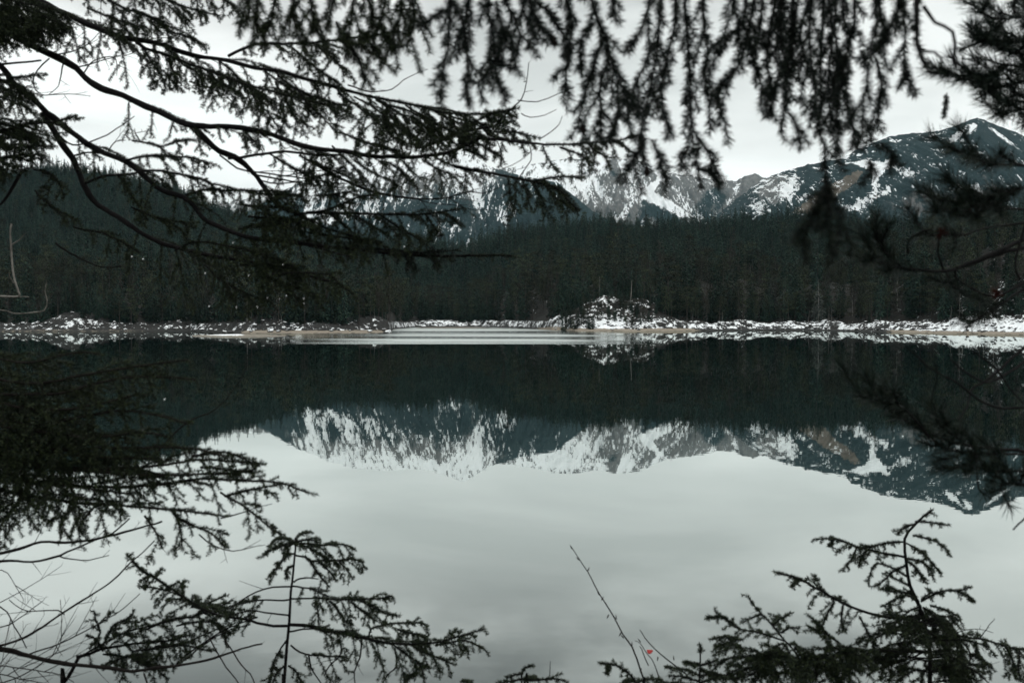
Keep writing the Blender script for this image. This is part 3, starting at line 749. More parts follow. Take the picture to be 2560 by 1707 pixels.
# ------------------------------------------------------------------ foreground branches
REG = {'1': (0, 0, 2.735), '2': (850, 0, 2.735), '3': (1700, 0, 2.735), '4': (0, 560, 2.735), '5': (1700, 560, 2.735), '6': (0, 1130, 2.717),
       '7': (700, 1130, 2.717), '8': (1500, 1130, 2.219), 'A': (600, 380, 3.136), 'Z': (1500, 950, 2.352), 'F': (0, 0, 1.0), 'C': (1860, 280, 2.613)}
def pth(reg, s, d0, d1):
    ox, oy, k = REG[reg]
    q = [tuple(map(float, a.split(','))) for a in s.split()]
    xy = np.array([(ox + a[0] / k, oy + a[1] / k) for a in q])
    L_ = np.concatenate([[0], np.cumsum(np.linalg.norm(np.diff(xy, axis=0), axis=1))]); f = L_ / max(L_[-1], 1e-6)
    return np.array([P(x, y, d0 + (d1 - d0) * g) for (x, y), g in zip(xy, f)])
def smooth_path(p, step=.03):
    """Catmull-Rom through the points, resampled"""
    if len(p) < 3: 
        n = max(3, int(np.linalg.norm(p[-1] - p[0]) / step)); t = np.linspace(0, 1, n)[:, None]; return p[0] * (1 - t) + p[-1] * t
    q = np.vstack([2 * p[0] - p[1], p, 2 * p[-1] - p[-2]]); outp = []
    for i in range(1, len(q) - 2):
        a, b_, c_, d = q[i - 1], q[i], q[i + 1], q[i + 2]
        m = max(2, int(np.linalg.norm(c_ - b_) / step)); t = np.linspace(0, 1, m, endpoint=False)[:, None]
        outp.append(.5 * (2 * b_ + (c_ - a) * t + (2 * a - 5 * b_ + 4 * c_ - d) * t ** 2 + (-a + 3 * b_ - 3 * c_ + d) * t ** 3))
    outp.append(q[-2][None]); return np.concatenate(outp)
def unit(v): return v / (np.linalg.norm(v, axis=-1, keepdims=True) + 1e-9)
class Bough:
    def __init__(s): s.w = Wood(); s.seg = []        # seg: (a, b, needle_len, dens)
    def shoot(s, path, nl, dens, f0=0.0):
        k = int(len(path) * f0); p = path[k:]
        if len(p) > 1:
            for a, b_ in zip(p[:-1], p[1:]): s.seg.append((a, b_, nl, dens))
    def needles(s, r, width=.0020, angle=56, flat=.0):
        if not s.seg: return None
        A = np.array([q[0] for q in s.seg]); B = np.array([q[1] for q in s.seg]); NL = np.array([q[2] for q in s.seg]); DN = np.array([q[3] for q in s.seg])
        Ln = np.linalg.norm(B - A, axis=1); cnt = np.floor(Ln * DN * 1.7 + r.random(len(Ln))).astype(int)
        idx = np.repeat(np.arange(len(Ln)), cnt); n = len(idx)
        if n == 0: return None
        f = r.random(n)[:, None]; base = A[idx] * (1 - f) + B[idx] * f; T = unit(B - A)[idx]
        R = rdir(r, n); R = R - (R * T).sum(1)[:, None] * T; R = unit(R + np.array([0, 0, .15]))
        al = np.radians(angle + r.normal(0, 12, n))[:, None]
        D = T * np.cos(al) + R * np.sin(al)
        nl = NL[idx] * r.uniform(.7, 1.15, n)
        tip = base + D * nl[:, None]; S = unit(np.cross(D, rdir(r, n))) * width
        V = np.stack([base - S * .5, base + S * .5, base + D * (nl * .6)[:, None] + S * .7, tip], 1)
        # four-sided blade: base, base, shoulder, tip
        return V.reshape(-1, 3)
def twigs(bo, r, path, side_len, spacing, ang=50, droop=.25, f0=.1, f1=1.0, nl=.013, dens=750, sub=.45, nstart=.0, rad=.0018, plane=None, bare=0.0, keep=.9, prof='mid', level=1, subsp=None, dip=0.0, curl=0.0, maxlev=2):
    """grow side twigs on both sides of a path and needles on them"""
    L = np.concatenate([[0], np.cumsum(np.linalg.norm(np.diff(path, axis=0), axis=1))]); tot = L[-1]
    if tot < 1e-3: return
    s = f0 * tot + r.uniform(0, spacing); side = 1 if r.random() < .5 else -1
    while s < tot * f1:
        i = min(np.searchsorted(L, s), len(path) - 1); i = max(i, 1)
        p0 = path[i]; T = unit(path[i] - path[i - 1])
        nrm = plane if plane is not None else np.array([0, 0, 1.0])
        nrm = unit(nrm + r.normal(0, .22, 3))
        S = unit(np.cross(T, nrm)) * side
        f = s / tot
        if prof == 'mid': tp = (.35 + .65 * min(1, f * 2.5)) * max(.16, min(1, (1 - f) * 2.0 + .12))
        elif prof == 'end': tp = .35 + .65 * f
        else: tp = max(.15, 1 - f * .85)
        ln = side_len * tp * (r.uniform(.55, 1.15) if maxlev > 1 and sub > 0 else r.uniform(.25, 1.35))
        an = math.radians(ang + r.normal(0, 9))
        d = unit(T * math.cos(an) + S * math.sin(an) + np.array([0, 0, -dip]))
        m = max(3, int(ln / .03)); q = [p0]; dd = d.copy(); st = ln / m
        for k in range(m):
            dd = unit(dd + (np.array([0, 0, -droop]) + T * curl) * (st / max(ln, .05)) + r.normal(0, .028, 3)); q.append(q[-1] + dd * st)
        q = np.array(q)
        if r.random() < keep:
            rr = rad * (.6 + .8 * min(1, ln / .25)) if level == 1 else rad * .6
            bo.w.add(q, np.linspace(rr, rr * .45, len(q)), 3)
            isbare = r.random() < bare
            if not isbare: bo.shoot(q, nl, dens, nstart * (1 if level == 1 else 0))
            if level < maxlev and ln > .05 and sub > 0:
                twigs(bo, r, q, ln * sub, subsp or spacing * .8, ang=46, droop=droop * .8, f0=.15, f1=.97, nl=nl, dens=dens if not isbare else 0, sub=sub, rad=rad, plane=plane, bare=bare if not isbare else 1, keep=keep, prof='mid', level=level + 1, subsp=subsp, dip=dip * .5, maxlev=maxlev)
        side = -side; s += spacing * r.uniform(.6, 1.4)
def rgh(path, r, a):
    n = len(path); k = np.cumsum(r.normal(0, 1, (n, 3)), axis=0); k -= np.linspace(0, 1, n)[:, None] * k[-1]
    return path + k * a
STY = {
 # left limbs, 4.5 m away
 'limb':   dict(nl=.015, side_len=.34, spacing=.050, droop=.75, f0=.30, sub=.42, dens=900, dip=.12, bare=.15, nstart=.05, keep=.92),
 'limbb':  dict(side_len=.26, spacing=.065, droop=.3, f0=.12, sub=.50, dens=300, dip=.0, bare=.85, keep=.75),
 'foli':   dict(nl=.0155, side_len=.22, spacing=.032, droop=.7, f0=.05, sub=.44, dens=900, dip=.22, bare=.04, keep=.95),
 'tip':    dict(nl=.0155, side_len=.13, spacing=.026, droop=.45, f0=.0, sub=.38, dens=1000, dip=.22, bare=0, keep=.98),
 'hang':   dict(side_len=.085, spacing=.026, droop=.7, f0=.02, sub=0, dens=1500, dip=.05, bare=0, keep=.93, ang=31, nl=.021),
 'hangt':  dict(side_len=.03, spacing=.05, droop=.5, f0=.1, sub=.0, dens=1500, dip=.1, bare=0, keep=.7, ang=34, nl=.018),
 'dense':  dict(side_len=.24, spacing=.032, droop=.55, f0=.0, sub=.45, dens=900, dip=.20, bare=.0, keep=1, nl=.014),
 'sap':    dict(side_len=.10, spacing=.024, droop=.35, f0=.05, sub=.35, dens=1000, dip=.28, bare=.0, keep=.93, nl=.0150),
 'sapl':   dict(side_len=.17, spacing=.026, droop=.45, f0=.18, sub=.40, dens=950, dip=.32, bare=.12, keep=.93, nl=.0150),
 'bare':   dict(side_len=.20, spacing=.10, droop=-.1, f0=.1, sub=.5, dens=0, dip=-.1, bare=1, keep=.85, ang=40),
 'none':   None,
}
def build_branch(tree, reg, s, d0, d1, w0, w1, sty='limb', name='branch', nmat=None, wmat=None, plane=None, needle_axis=None, seed=None, **kw):
    r = np.random.default_rng(abs(hash((reg, s))) % (2 ** 31) if seed is None else seed)
    p = smooth_path(pth(reg, s, d0, d1)); p = rgh(p, r, .0016)
    n = len(p); bo = Bough()
    rad = np.linspace(w0 / 2 / F * d0, w1 / 2 / F * d1, n); rad = rad * (1 + .10 * np.sin(np.arange(n) * .9 + r.uniform(0, 6)) * (w0 > 8))
    bo.w.add(p, rad, 8 if w0 > 10 else 5)
    st = STY[sty]
    if st is not None:
        st = dict(st); st.update(kw)
        ax0 = {'limb': .75, 'limbb': 1.0, 'foli': .10, 'tip': 0, 'hang': 0.0, 'hangt': 0.0, 'dense': .1, 'sap': .1, 'sapl': .45, 'bare': 1}[sty] if needle_axis is None else needle_axis
        if ax0 < 1: bo.shoot(p, st.get('nl', .013), st['dens'], ax0)
        twigs(bo, r, p, plane=np.array(plane if plane is not None else (0.1, -.55, .8)), **st)
    b_obj = link(name, bo.w.mesh(name), wmat or M_bark, tree)
    nd = bo.needles(r, 0.0014 if sty.startswith('hang') else .0020, 50 if sty.startswith('hang') else 56)
    if nd is not None:
        me = np_mesh('needles', nd, np.arange(len(nd)), 4); link('needles', me, nmat or M_needle, b_obj)
        global NEED; NEED += len(nd) // 4
    return b_obj
NEED = 0
import zlib
def hash(x): return zlib.crc32(repr(x).encode())     # stable seeds
def tree_root(name, px, d, label, cat='tree', group=None):
    x = (px - CX) / F * d; z = float(bankz(np.array([x]), np.array([d]))[0])
    e = bpy.data.objects.new(name, None); COL.objects.link(e); tag(e, label, cat, group)
    e.location = (x, d, z)
    inv = bpy.data.objects.new  # children are built in world space: offset them
    return e
def settle(e):
    """children were modelled in world space: move their meshes so the thing's origin is at its base"""
    off = np.array(e.location)
    for c_ in e.children:
        c_.location = -Vector(off)
def trunk(e, x, d, z0, z1, r0, r1, lean=(0, 0), mt=None):
    w = Wood(); n = 14; t_ = np.linspace(0, 1, n)
    w.add(np.stack([x + lean[0] * t_ + .03 * np.sin(t_ * 9), d + lean[1] * t_, z0 + (z1 - z0) * t_], 1), r0 + (r1 - r0) * t_, 12)
    return link('trunk', w.mesh('trunk'), mt or M_bark, e)

# ---- big spruce on the left
T1 = tree_root('spruce_tree', -760, 4.9, 'large spruce whose long bare-based limbs reach in from the left above the lake')
trunk(T1, (-760 - CX) / F * 4.9, 4.9, 2.3, 15, .22, .07)
b = lambda *a, **k: build_branch(T1, *a, **k)
b('1', '-2100,-1200 -900,-560 -200,-240 270,-12 400,60 540,125 700,200 850,245 1000,268 1120,290 1250,345 1400,385 1560,405 1750,460 1950,490 2100,540 2352,605 2560,655 2750,700 2950,738 3150,775', 4.9, 4.3, 26, 4, 'limb', f0=.42)
b('1', '1560,385 1700,325 1830,305 2000,310 2352,270 2600,240', 4.5, 4.2, 8, 3, 'foli', side_len=.16)
b('1', '930,290 1000,330 1150,385 1300,440 1450,500 1600,560 1750,605 1900,640 2100,690 2300,740', 4.5, 4.2, 8, 3, 'foli')
b('1', '980,330 1040,420 1100,520 1130,600', 4.5, 4.4, 6, 3, 'tip', side_len=.10)
b('1', '1150,400 1200,520 1215,620', 4.5, 4.4, 5, 3, 'tip', side_len=.08)
b('1', '1700,600 1760,700 1850,800 1930,930', 4.4, 4.3, 5, 2, 'tip')
b('1', '1880,560 1950,680 2000,780 2100,860', 4.4, 4.3, 6, 2, 'foli', side_len=.13)
b('1', '2020,600 2100,700 2200,790 2300,900', 4.3, 4.2, 6, 2, 'foli', side_len=.14)
b('1', '1300,560 1420,600 1540,660 1620,740 1660,840', 4.4, 4.3, 4, 2, 'limbb', side_len=.1)
b('1', '-2100,-600 -1200,-350 -500,-60 0,212 100,270 200,330 340,390 440,435 520,490 580,560 680,630 820,680 950,745 1080,795 1180,845 1320,880 1480,885 1650,895 1800,925 1950,970 2100,1020 2352,1052 2500,1075 2650,1085 2800,1092 2950,1070 3080,1040 3200,985 3300,940', 4.9, 4.1, 26, 8, 'limb', f0=.60, side_len=.26)
b('2', '560,1020 700,960 880,895 980,880 1060,860 1120,790 1200,720 1240,680 1275,570 1290,430', 4.2, 4.1, 8, 2, 'limbb', side_len=.08)
b('2', '700,950 850,880 1000,800 1100,770 1200,735', 4.2, 4.1, 6, 2, 'foli', side_len=.18)
b('2', '200,650 330,720 480,760 620,840 760,900', 4.3, 4.2, 6, 3, 'foli', side_len=.22)
b('2', '400,700 560,730 700,770 850,780 1000,775 1180,755', 4.3, 4.1, 6, 3, 'foli', side_len=.22)
b('2', '300,700 350,800 420,880 520,950', 4.3, 4.2, 5, 3, 'foli', side_len=.16)
b('2', '560,780 640,880 760,960 900,1040 960,1060', 4.3, 4.2, 5, 3, 'foli', side_len=.16)
b('2', '940,940 1100,950 1250,970 1500,990 1700,982 1900,962 2030,925', 4.1, 4.0, 8, 3, 'foli', f0=.5, side_len=.16, needle_axis=.45)
b('2', '980,880 1050,930 1180,960 1300,970', 4.15, 4.1, 4, 2, 'foli', side_len=.13)
b('2', '1380,985 1400,1050 1440,1120 1470,1160', 4.05, 4.0, 4, 2, 'tip', side_len=.06)
b('2', '1500,1000 1620,1040 1700,1100 1720,1170', 4.05, 4.0, 5, 2, 'tip', side_len=.09)
b('2', '1700,985 1760,1040 1850,1080', 4.0, 4.0, 5, 2, 'tip', side_len=.07)
b('2', '1900,965 1940,1000 1990,1040', 4.0, 4.0, 5, 2, 'tip', side_len=.05)
b('2', '1220,690 1350,700 1480,650 1600,600', 4.1, 4.0, 3, 2, 'none')
b('2', '1240,780 1300,810 1400,790 1480,750', 4.1, 4.0, 3, 1.5, 'none')
b('2', '1370,950 1450,900 1500,850 1520,795', 4.1, 4.0, 3, 1.5, 'none')
b('2', '960,950 1080,970 1110,1080 1120,1150 1240,1090 1320,1020', 4.1, 4.0, 3, 1.5, 'none')
b('2', '1300,1000 1310,1090 1240,1190 1160,1300 1100,1360', 4.1, 4.0, 3, 1.5, 'bare', side_len=.06)
b('2', '50,580 200,630 340,610 420,550 520,500 600,475', 4.3, 4.2, 4, 1.5, 'bare', side_len=.10)
b('1', '1340,890 1430,980 1500,1040 1600,1085 1700,1160 1760,1220 1830,1310 1900,1400 2000,1450 2150,1520', 4.6, 4.4, 17, 9, 'limb', side_len=.2, f0=.55)
b('A', '560,520 640,580 760,620 900,660 1000,700', 4.4, 4.3, 6, 3, 'foli', side_len=.15)
b('1', '1560,1080 1680,1068 1800,1055 1950,1040 2100,1055 2352,1062', 4.5, 4.3, 8, 5, 'limbb', side_len=.14)
b('1', '1760,1230 1900,1260 2100,1230 2352,1150', 4.5, 4.3, 4, 2, 'limbb', side_len=.18)
b('1', '1500,1060 1620,1150 1800,1180 2000,1210 2200,1240 2352,1260', 4.5, 4.3, 5, 3, 'limbb')
b('1', '-2100,-200 -1000,-50 -400,180 0,460 60,540 150,620 260,710 320,770 400,830 500,910 600,990 720,1050 850,1110 950,1180 1040,1260 1100,1300 1250,1340 1330,1400 1380,1470 1500,1530 1650,1592 1800,1622 2000,1642 2352,1682 2700,1727 3000,1744 3200,1748 3500,1752', 4.9, 4.2, 24, 5, 'limb', f0=.50, side_len=.26)
b('1', '300,780 370,900 440,1000 500,1080 540,1180 570,1260 640,1370 720,1430 850,1520 950,1592 1100,1662 1250,1707 1450,1752 1600,1782 1750,1802 1900,1832 2050,1872 2200,1912 2330,1942', 4.7, 4.3, 17, 5, 'limb', f0=.42, side_len=.30, bare=.1)
b('A', '250,960 420,950 600,962 700,975 760,1030 830,1080 890,1115', 4.3, 4.2, 6, 3, 'foli', side_len=.15)
b('4', '1400,280 1500,380 1650,460 1800,520', 4.4, 4.3, 5, 3, 'foli', side_len=.18)
b('4', '1750,290 1850,370 2000,430 2150,480', 4.4, 4.3, 5, 3, 'foli', side_len=.17)
b('4', '1200,180 1350,120 1550,150 1750,200 1930,260', 4.4, 4.3, 5, 3, 'foli', side_len=.18)
b('4', '500,20 620,40 720,60 850,130 960,200', 4.6, 4.5, 5, 3, 'foli', side_len=.12)
b('4', '380,130 450,180 560,240 700,290 830,290', 4.6, 4.5, 6, 3, 'limbb', side_len=.12)
b('A', '0,760 150,800 300,860 420,900', 4.4, 4.3, 6, 3, 'foli', side_len=.2)
b('A', '0,880 200,900 350,930', 4.4, 4.3, 6, 3, 'foli', side_len=.2)
b('A', '430,500 560,480 700,450 850,385 960,350 1080,335', 4.4, 4.2, 7, 3, 'foli', side_len=.12)
b('A', '520,480 800,480 1100,490 1400,490 1600,470 1750,440', 4.4, 4.2, 8, 3, 'foli', side_len=.17)
b('A', '1100,490 1200,560 1300,620 1420,700', 4.3, 4.2, 6, 3, 'foli', side_len=.16)
b('A', '1450,490 1500,560 1550,640', 4.3, 4.2, 4, 2, 'tip', side_len=.07)
b('A', '1600,480 1660,520 1700,555', 4.3, 4.2, 4, 2, 'tip', side_len=.06)
b('A', '560,60 700,150 850,220 1000,280 1150,320 1350,350 1550,360 1700,330 1810,300 1900,320 2050,270', 4.4, 4.1, 9, 2, 'limbb', side_len=.22)
b('A', '1350,360 1500,400 1700,420 1850,460 1960,450', 4.3, 4.2, 3, 1.5, 'none')
b('A', '130,180 300,210 500,240 700,270 900,280', 4.5, 4.3, 5, 2, 'limbb', side_len=.2)
b('A', '0,290 150,320 300,330 450,340', 4.5, 4.3, 5, 2, 'foli', side_len=.13)
b('A', '0,410 200,430 400,440', 4.5, 4.3, 5, 2, 'foli', side_len=.16)
b('A', '0,600 200,560 400,520', 4.5, 4.3, 6, 2, 'foli', side_len=.2)
b('A', '200,680 500,740 800,800 960,860', 4.4, 4.2, 4, 2, 'limbb', side_len=.14)
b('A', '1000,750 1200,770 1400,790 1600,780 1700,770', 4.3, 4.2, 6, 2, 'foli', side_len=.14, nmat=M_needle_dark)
b('2', '780,1140 1000,1180 1200,1215 1350,1240 1500,1290 1600,1400 1640,1440', 4.2, 4.0, 8, 4, 'foli', side_len=.19, f0=.35, needle_axis=.4)
b('2', '1330,1240 1500,1208 1640,1215', 4.05, 4.0, 6, 3, 'tip', side_len=.06)
b('2', '1150,1210 1160,1300 1185,1430', 4.1, 4.0, 4, 2, 'tip', side_len=.06)
b('2', '1240,1230 1290,1330 1275,1430', 4.1, 4.0, 4, 2, 'tip', side_len=.05)
b('2', '1330,1250 1370,1340 1400,1410', 4.1, 4.0, 4, 2, 'tip', side_len=.05)
b('2', '1420,1290 1480,1360 1560,1400 1600,1450', 4.1, 4.0, 5, 2, 'tip', side_len=.07)
b('2', '560,1090 640,1140 720,1180 800,1200', 4.2, 4.1, 5, 2, 'foli', side_len=.13)
b('2', '430,1100 470,1150 520,1200', 4.2, 4.1, 4, 2, 'foli', side_len=.1)
# upper left thickets
for s_, w_ in (('-700,0 -200,20 60,60 200,140 300,250', 8), ('-700,100 -200,120 80,160 220,230 260,300', 7), ('-700,-100 0,-20 150,60 330,130 440,180', 7), ('-700,60 -200,80 100,120 300,190 420,300', 8), ('-700,-160 -100,-60 150,20 350,60 500,150', 8), ('-600,300 -200,240 50,230 250,250', 7), ('-700,700 -300,640 0,620 120,700 160,800', 7),
               ('-700,900 -300,900 0,890 160,850 330,840 520,790', 9), ('-700,1000 -200,1000 100,1000 300,1000', 9), ('-700,1050 -100,1080 120,1060 260,1060', 7), ('-700,820 -100,840 150,900 300,950', 7), ('-600,480 -100,520 60,570 90,700', 6)):
    b('1', s_, 4.6, 4.3, w_, 3, 'dense', side_len=.26, f0=.25)
for s_, w_ in (('400,-150 650,-60 800,30 950,90 1150,160', 7), ('600,-200 900,-80 1100,0 1300,60 1500,110', 7), ('900,60 1050,130 1150,200 1300,260', 5), ('1000,-200 1350,-100 1550,10 1620,60', 6)):
    b('1', s_, 4.5, 4.4, w_, 3, 'foli', side_len=.2)
b('1', '900,960 1000,975 1100,1000 1200,960 1310,955', 4.5, 4.4, 5, 2, 'foli', side_len=.12)
b('1', '850,1100 1000,1070 1150,1080 1300,1090 1450,1120', 4.5, 4.4, 6, 3, 'foli', side_len=.15)
b('1', '950,1170 1100,1160 1300,1200 1450,1250 1600,1290', 4.5, 4.4, 6, 3, 'foli', side_len=.14)
b('1', '400,920 500,1000 620,980 800,890 920,795', 4.6, 4.4, 5, 2, 'none')
b('1', '510,1060 600,1045 720,1055', 4.6, 4.5, 5, 4, 'none')
b('1', '0,445 120,440 280,415', 4.7, 4.6, 6, 5, 'none')
b('1', '580,1250 680,1205 800,1195 950,1180', 4.6, 4.5, 8, 5, 'limbb', side_len=.1)
b('1', '1250,1340 1400,1290 1560,1300 1800,1310 2000,1310', 4.5, 4.3, 6, 2, 'foli', side_len=.13)
for s_ in ('380,380 560,330 700,210', '520,460 700,410 900,370', '560,520 640,420 780,400 800,520', '340,400 240,520 280,640 440,640 620,660', '430,440 400,600 330,650', '720,1060 800,970 860,960', '950,960 920,880'):
    b('1', s_, 4.7, 4.5, 4, 1.5, 'bare', side_len=.14)
b('1', '230,1160 330,1180 400,1250 440,1350', 4.6, 4.4, 5, 2, 'foli', side_len=.10)
b('1', '800,1200 860,1270 920,1370 950,1410', 4.6, 4.4, 4, 2, 'tip', side_len=.05)
b('1', '150,1160 100,1250 60,1330 0,1400', 4.6, 4.5, 9, 7, 'bare', side_len=.15)
b('1', '240,1300 330,1400 420,1460 520,1500', 4.6, 4.4, 5, 2, 'foli', side_len=.10)
for s_, sl in (('1500,420 1620,520 1700,640 1720,760', .14), ('1800,480 1900,560 2020,640 2150,700', .2), ('1900,520 2050,620 2200,680 2352,720', .2), ('2000,330 2100,420 2220,500 2330,580', .16), ('2150,300 2250,380 2352,470', .16),
             ('1850,1050 1980,1130 2100,1200 2250,1260', .18), ('2050,1060 2200,1130 2352,1200', .2), ('1150,340 1250,430 1350,500 1420,590', .14), ('1400,470 1500,560 1600,620', .13), ('1950,960 2060,1000 2180,1040 2300,1080', .12),
             ('1650,880 1700,940 1740,1000', .08), ('600,60 720,110 860,150 1000,190', .16), ('1700,1480 1850,1500 2000,1520 2150,1540', .2), ('900,1420 1000,1460 1150,1500 1300,1530', .16)):
    b('1', s_, 4.45, 4.3, 5, 2, 'foli', side_len=sl)
for s_, sl in (('0,640 120,720 230,800 300,900', .2), ('100,660 250,740 350,840 400,960', .2), ('250,690 420,790 560,880 640,960', .2), ('450,720 600,810 720,880 850,960', .2), ('600,745 760,820 880,880', .18), ('750,790 900,830 1050,850 1180,830', .16),
             ('0,900 150,960 300,1010 430,1040', .2), ('100,1100 220,1180 330,1230', .16), ('330,1110 420,1180 480,1260', .14), ('650,1080 760,1130 850,1150 960,1160', .14), ('-50,1000 100,1150 160,1260', .15), ('900,960 1000,1010 1060,1060', .08), ('1050,900 1200,900 1330,940', .10)):
    b('2', s_, 4.3, 4.15, 5, 2, 'foli', side_len=sl)
for s_, sl in (('500,620 700,660 900,690 1100,700', .18), ('900,500 1000,570 1100,620', .14), ('700,480 800,560 860,620', .14), ('150,470 350,520 520,560', .18), ('600,350 750,330 900,300', .10), ):
    b('A', s_, 4.4, 4.25, 5, 2, 'foli', side_len=sl)
# drops hanging from needle tips
drops = [('4', 900, 222), ('4', 978, 238), ('4', 1403, 335), ('4', 1595, 125), ('4', 1430, 562), ('4', 1617, 568), ('4', 1760, 568), ('4', 1828, 503), ('4', 1912, 510), ('4', 2078, 508), ('4', 2080, 541), ('4', 2052, 462),
         ('4', 1700, 350), ('A', 215, 1140), ('A', 308, 1150), ('A', 362, 1125), ('A', 500, 1150), ('A', 470, 1095), ('A', 1287, 740), ('A', 340, 880), ('4', 1125, 1197), ('4', 975, 1405)]
def drop(e, reg, x, y, d):
    ox, oy, k = REG[reg]; c_ = P(ox + x / k, oy + y / k, d)
    w = Wood(); a_ = np.linspace(0, 1, 7); prof = np.array([.05, .6, .95, 1.0, .75, .35, .05]) * .0036
    w.add(c_[None, :] + np.stack([a_ * 0, a_ * 0, (a_ - .45) * .009], 1), prof, 8); link('water_drop', w.mesh('water_drop'), M_drop, e)
for (rg, x, y) in drops[:-2]: drop(T1, rg, x, y, 4.25)
settle(T1)

# ---- dense dark spruce, lower left
T2 = tree_root('spruce_tree', -520, 3.9, 'dense dark spruce with heavy drooping boughs at the left edge below the shore')
trunk(T2, (-520 - CX) / F * 3.9, 3.9, 2.6, 7.2, .13, .02)
b = lambda *a, **k: build_branch(T2, *a, nmat=M_needle, wmat=M_twig, **k)
for s_, sl in (('-520,780 -200,850 40,900 180,880 250,885', .22), ('-520,820 -150,900 60,950 240,925 390,905 470,900', .22), ('-520,900 -100,980 120,990 300,950 440,945 490,950', .24),
           ('-520,960 -100,1030 100,1060 300,1030 400,1040 470,1060', .28), ('-520,1000 -100,1080 120,1120 300,1120 460,1120 560,1140', .28), ('-520,1050 -100,1120 150,1170 350,1170 520,1150 650,1160', .26),
           ('-520,1100 -100,1170 120,1210 350,1215 520,1200 690,1205 775,1232', .22), ('-520,1080 -100,1150 200,1180 420,1190 600,1180 640,1170', .20), ('-520,1120 -100,1200 100,1240 300,1260 480,1275 560,1290', .20),
           ('-520,860 -150,940 0,1000 150,1020 280,1000 330,990', .28), ('-520,1040 -200,1080 0,1110 140,1140 300,1150 400,1145', .28), ('-520,1060 -200,1130 0,1190 160,1215 330,1235', .24),
           ('-520,940 -200,1000 0,1050 200,1085 360,1080 420,1090', .28), ('-520,1000 -200,1040 0,1060 160,1090 260,1110', .3)):
    b('F', s_, 3.9, 3.7, 12, 4, 'dense', side_len=sl * 1.1, spacing=.044)
for s_ in ('480,1140 560,1130 620,1150 645,1162', '500,1170 580,1175 640,1180', '560,1240 640,1220 700,1210', '430,1280 470,1310 520,1330 565,1370', '360,1290 390,1330 405,1370', '430,1270 450,1320 455,1370', '250,1250 200,1310 210,1340', '550,1230 620,1270 665,1310 700,1335', '200,1240 160,1290 120,1300', '60,1240 20,1290 -10,1300'):
    b('F', s_, 3.75, 3.7, 6, 3, 'foli', side_len=.10)
b('6', '1350,560 1450,640 1580,670 1700,650 1800,630', 3.8, 3.7, 4, 1.5, 'bare', side_len=.08)
b('6', '1500,450 1620,420 1720,380 1850,350', 3.8, 3.7, 4, 1.5, 'bare', side_len=.08)
b('F', '380,1145 460,1060 540,1020 600,950 620,900', 3.9, 3.8, 6, 2, 'none')
for (rg, x, y) in drops[-2:]: drop(T2, rg, x, y, 3.7)
settle(T2)

# ---- spruce overhead: trunk behind the viewer, hanging tips in front
T3 = bpy.data.objects.new('spruce_tree', None); COL.objects.link(T3); T3.location = (1.6, -1.7, 4.45)
tag(T3, 'overhanging spruce whose pendulous twigs curtain the top of the view', 'tree')
trunk(T3, 1.6, -1.7, 4.3, 15, .2, .06)
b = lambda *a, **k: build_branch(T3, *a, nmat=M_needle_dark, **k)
def overhead(x1, y1, z1):
    p = smooth_path(np.array([[1.6, -1.7, 8.6], [1.6 + (x1 - 1.6) * .4, -.3, 8.1], [x1, y1 - .5, z1 + .12], [x1, y1, z1]]), .08)
    w = Wood(); w.add(p, np.linspace(.03, .010, len(p)), 7); link('branch', w.mesh('branch'), M_bark, T3)
for q in ((-.55, 2.3, 6.92), (-.15, 2.2, 6.95), (.35, 2.2, 6.98), (.72, 2.2, 6.98), (1.1, 2.25, 6.96)): overhead(*q)
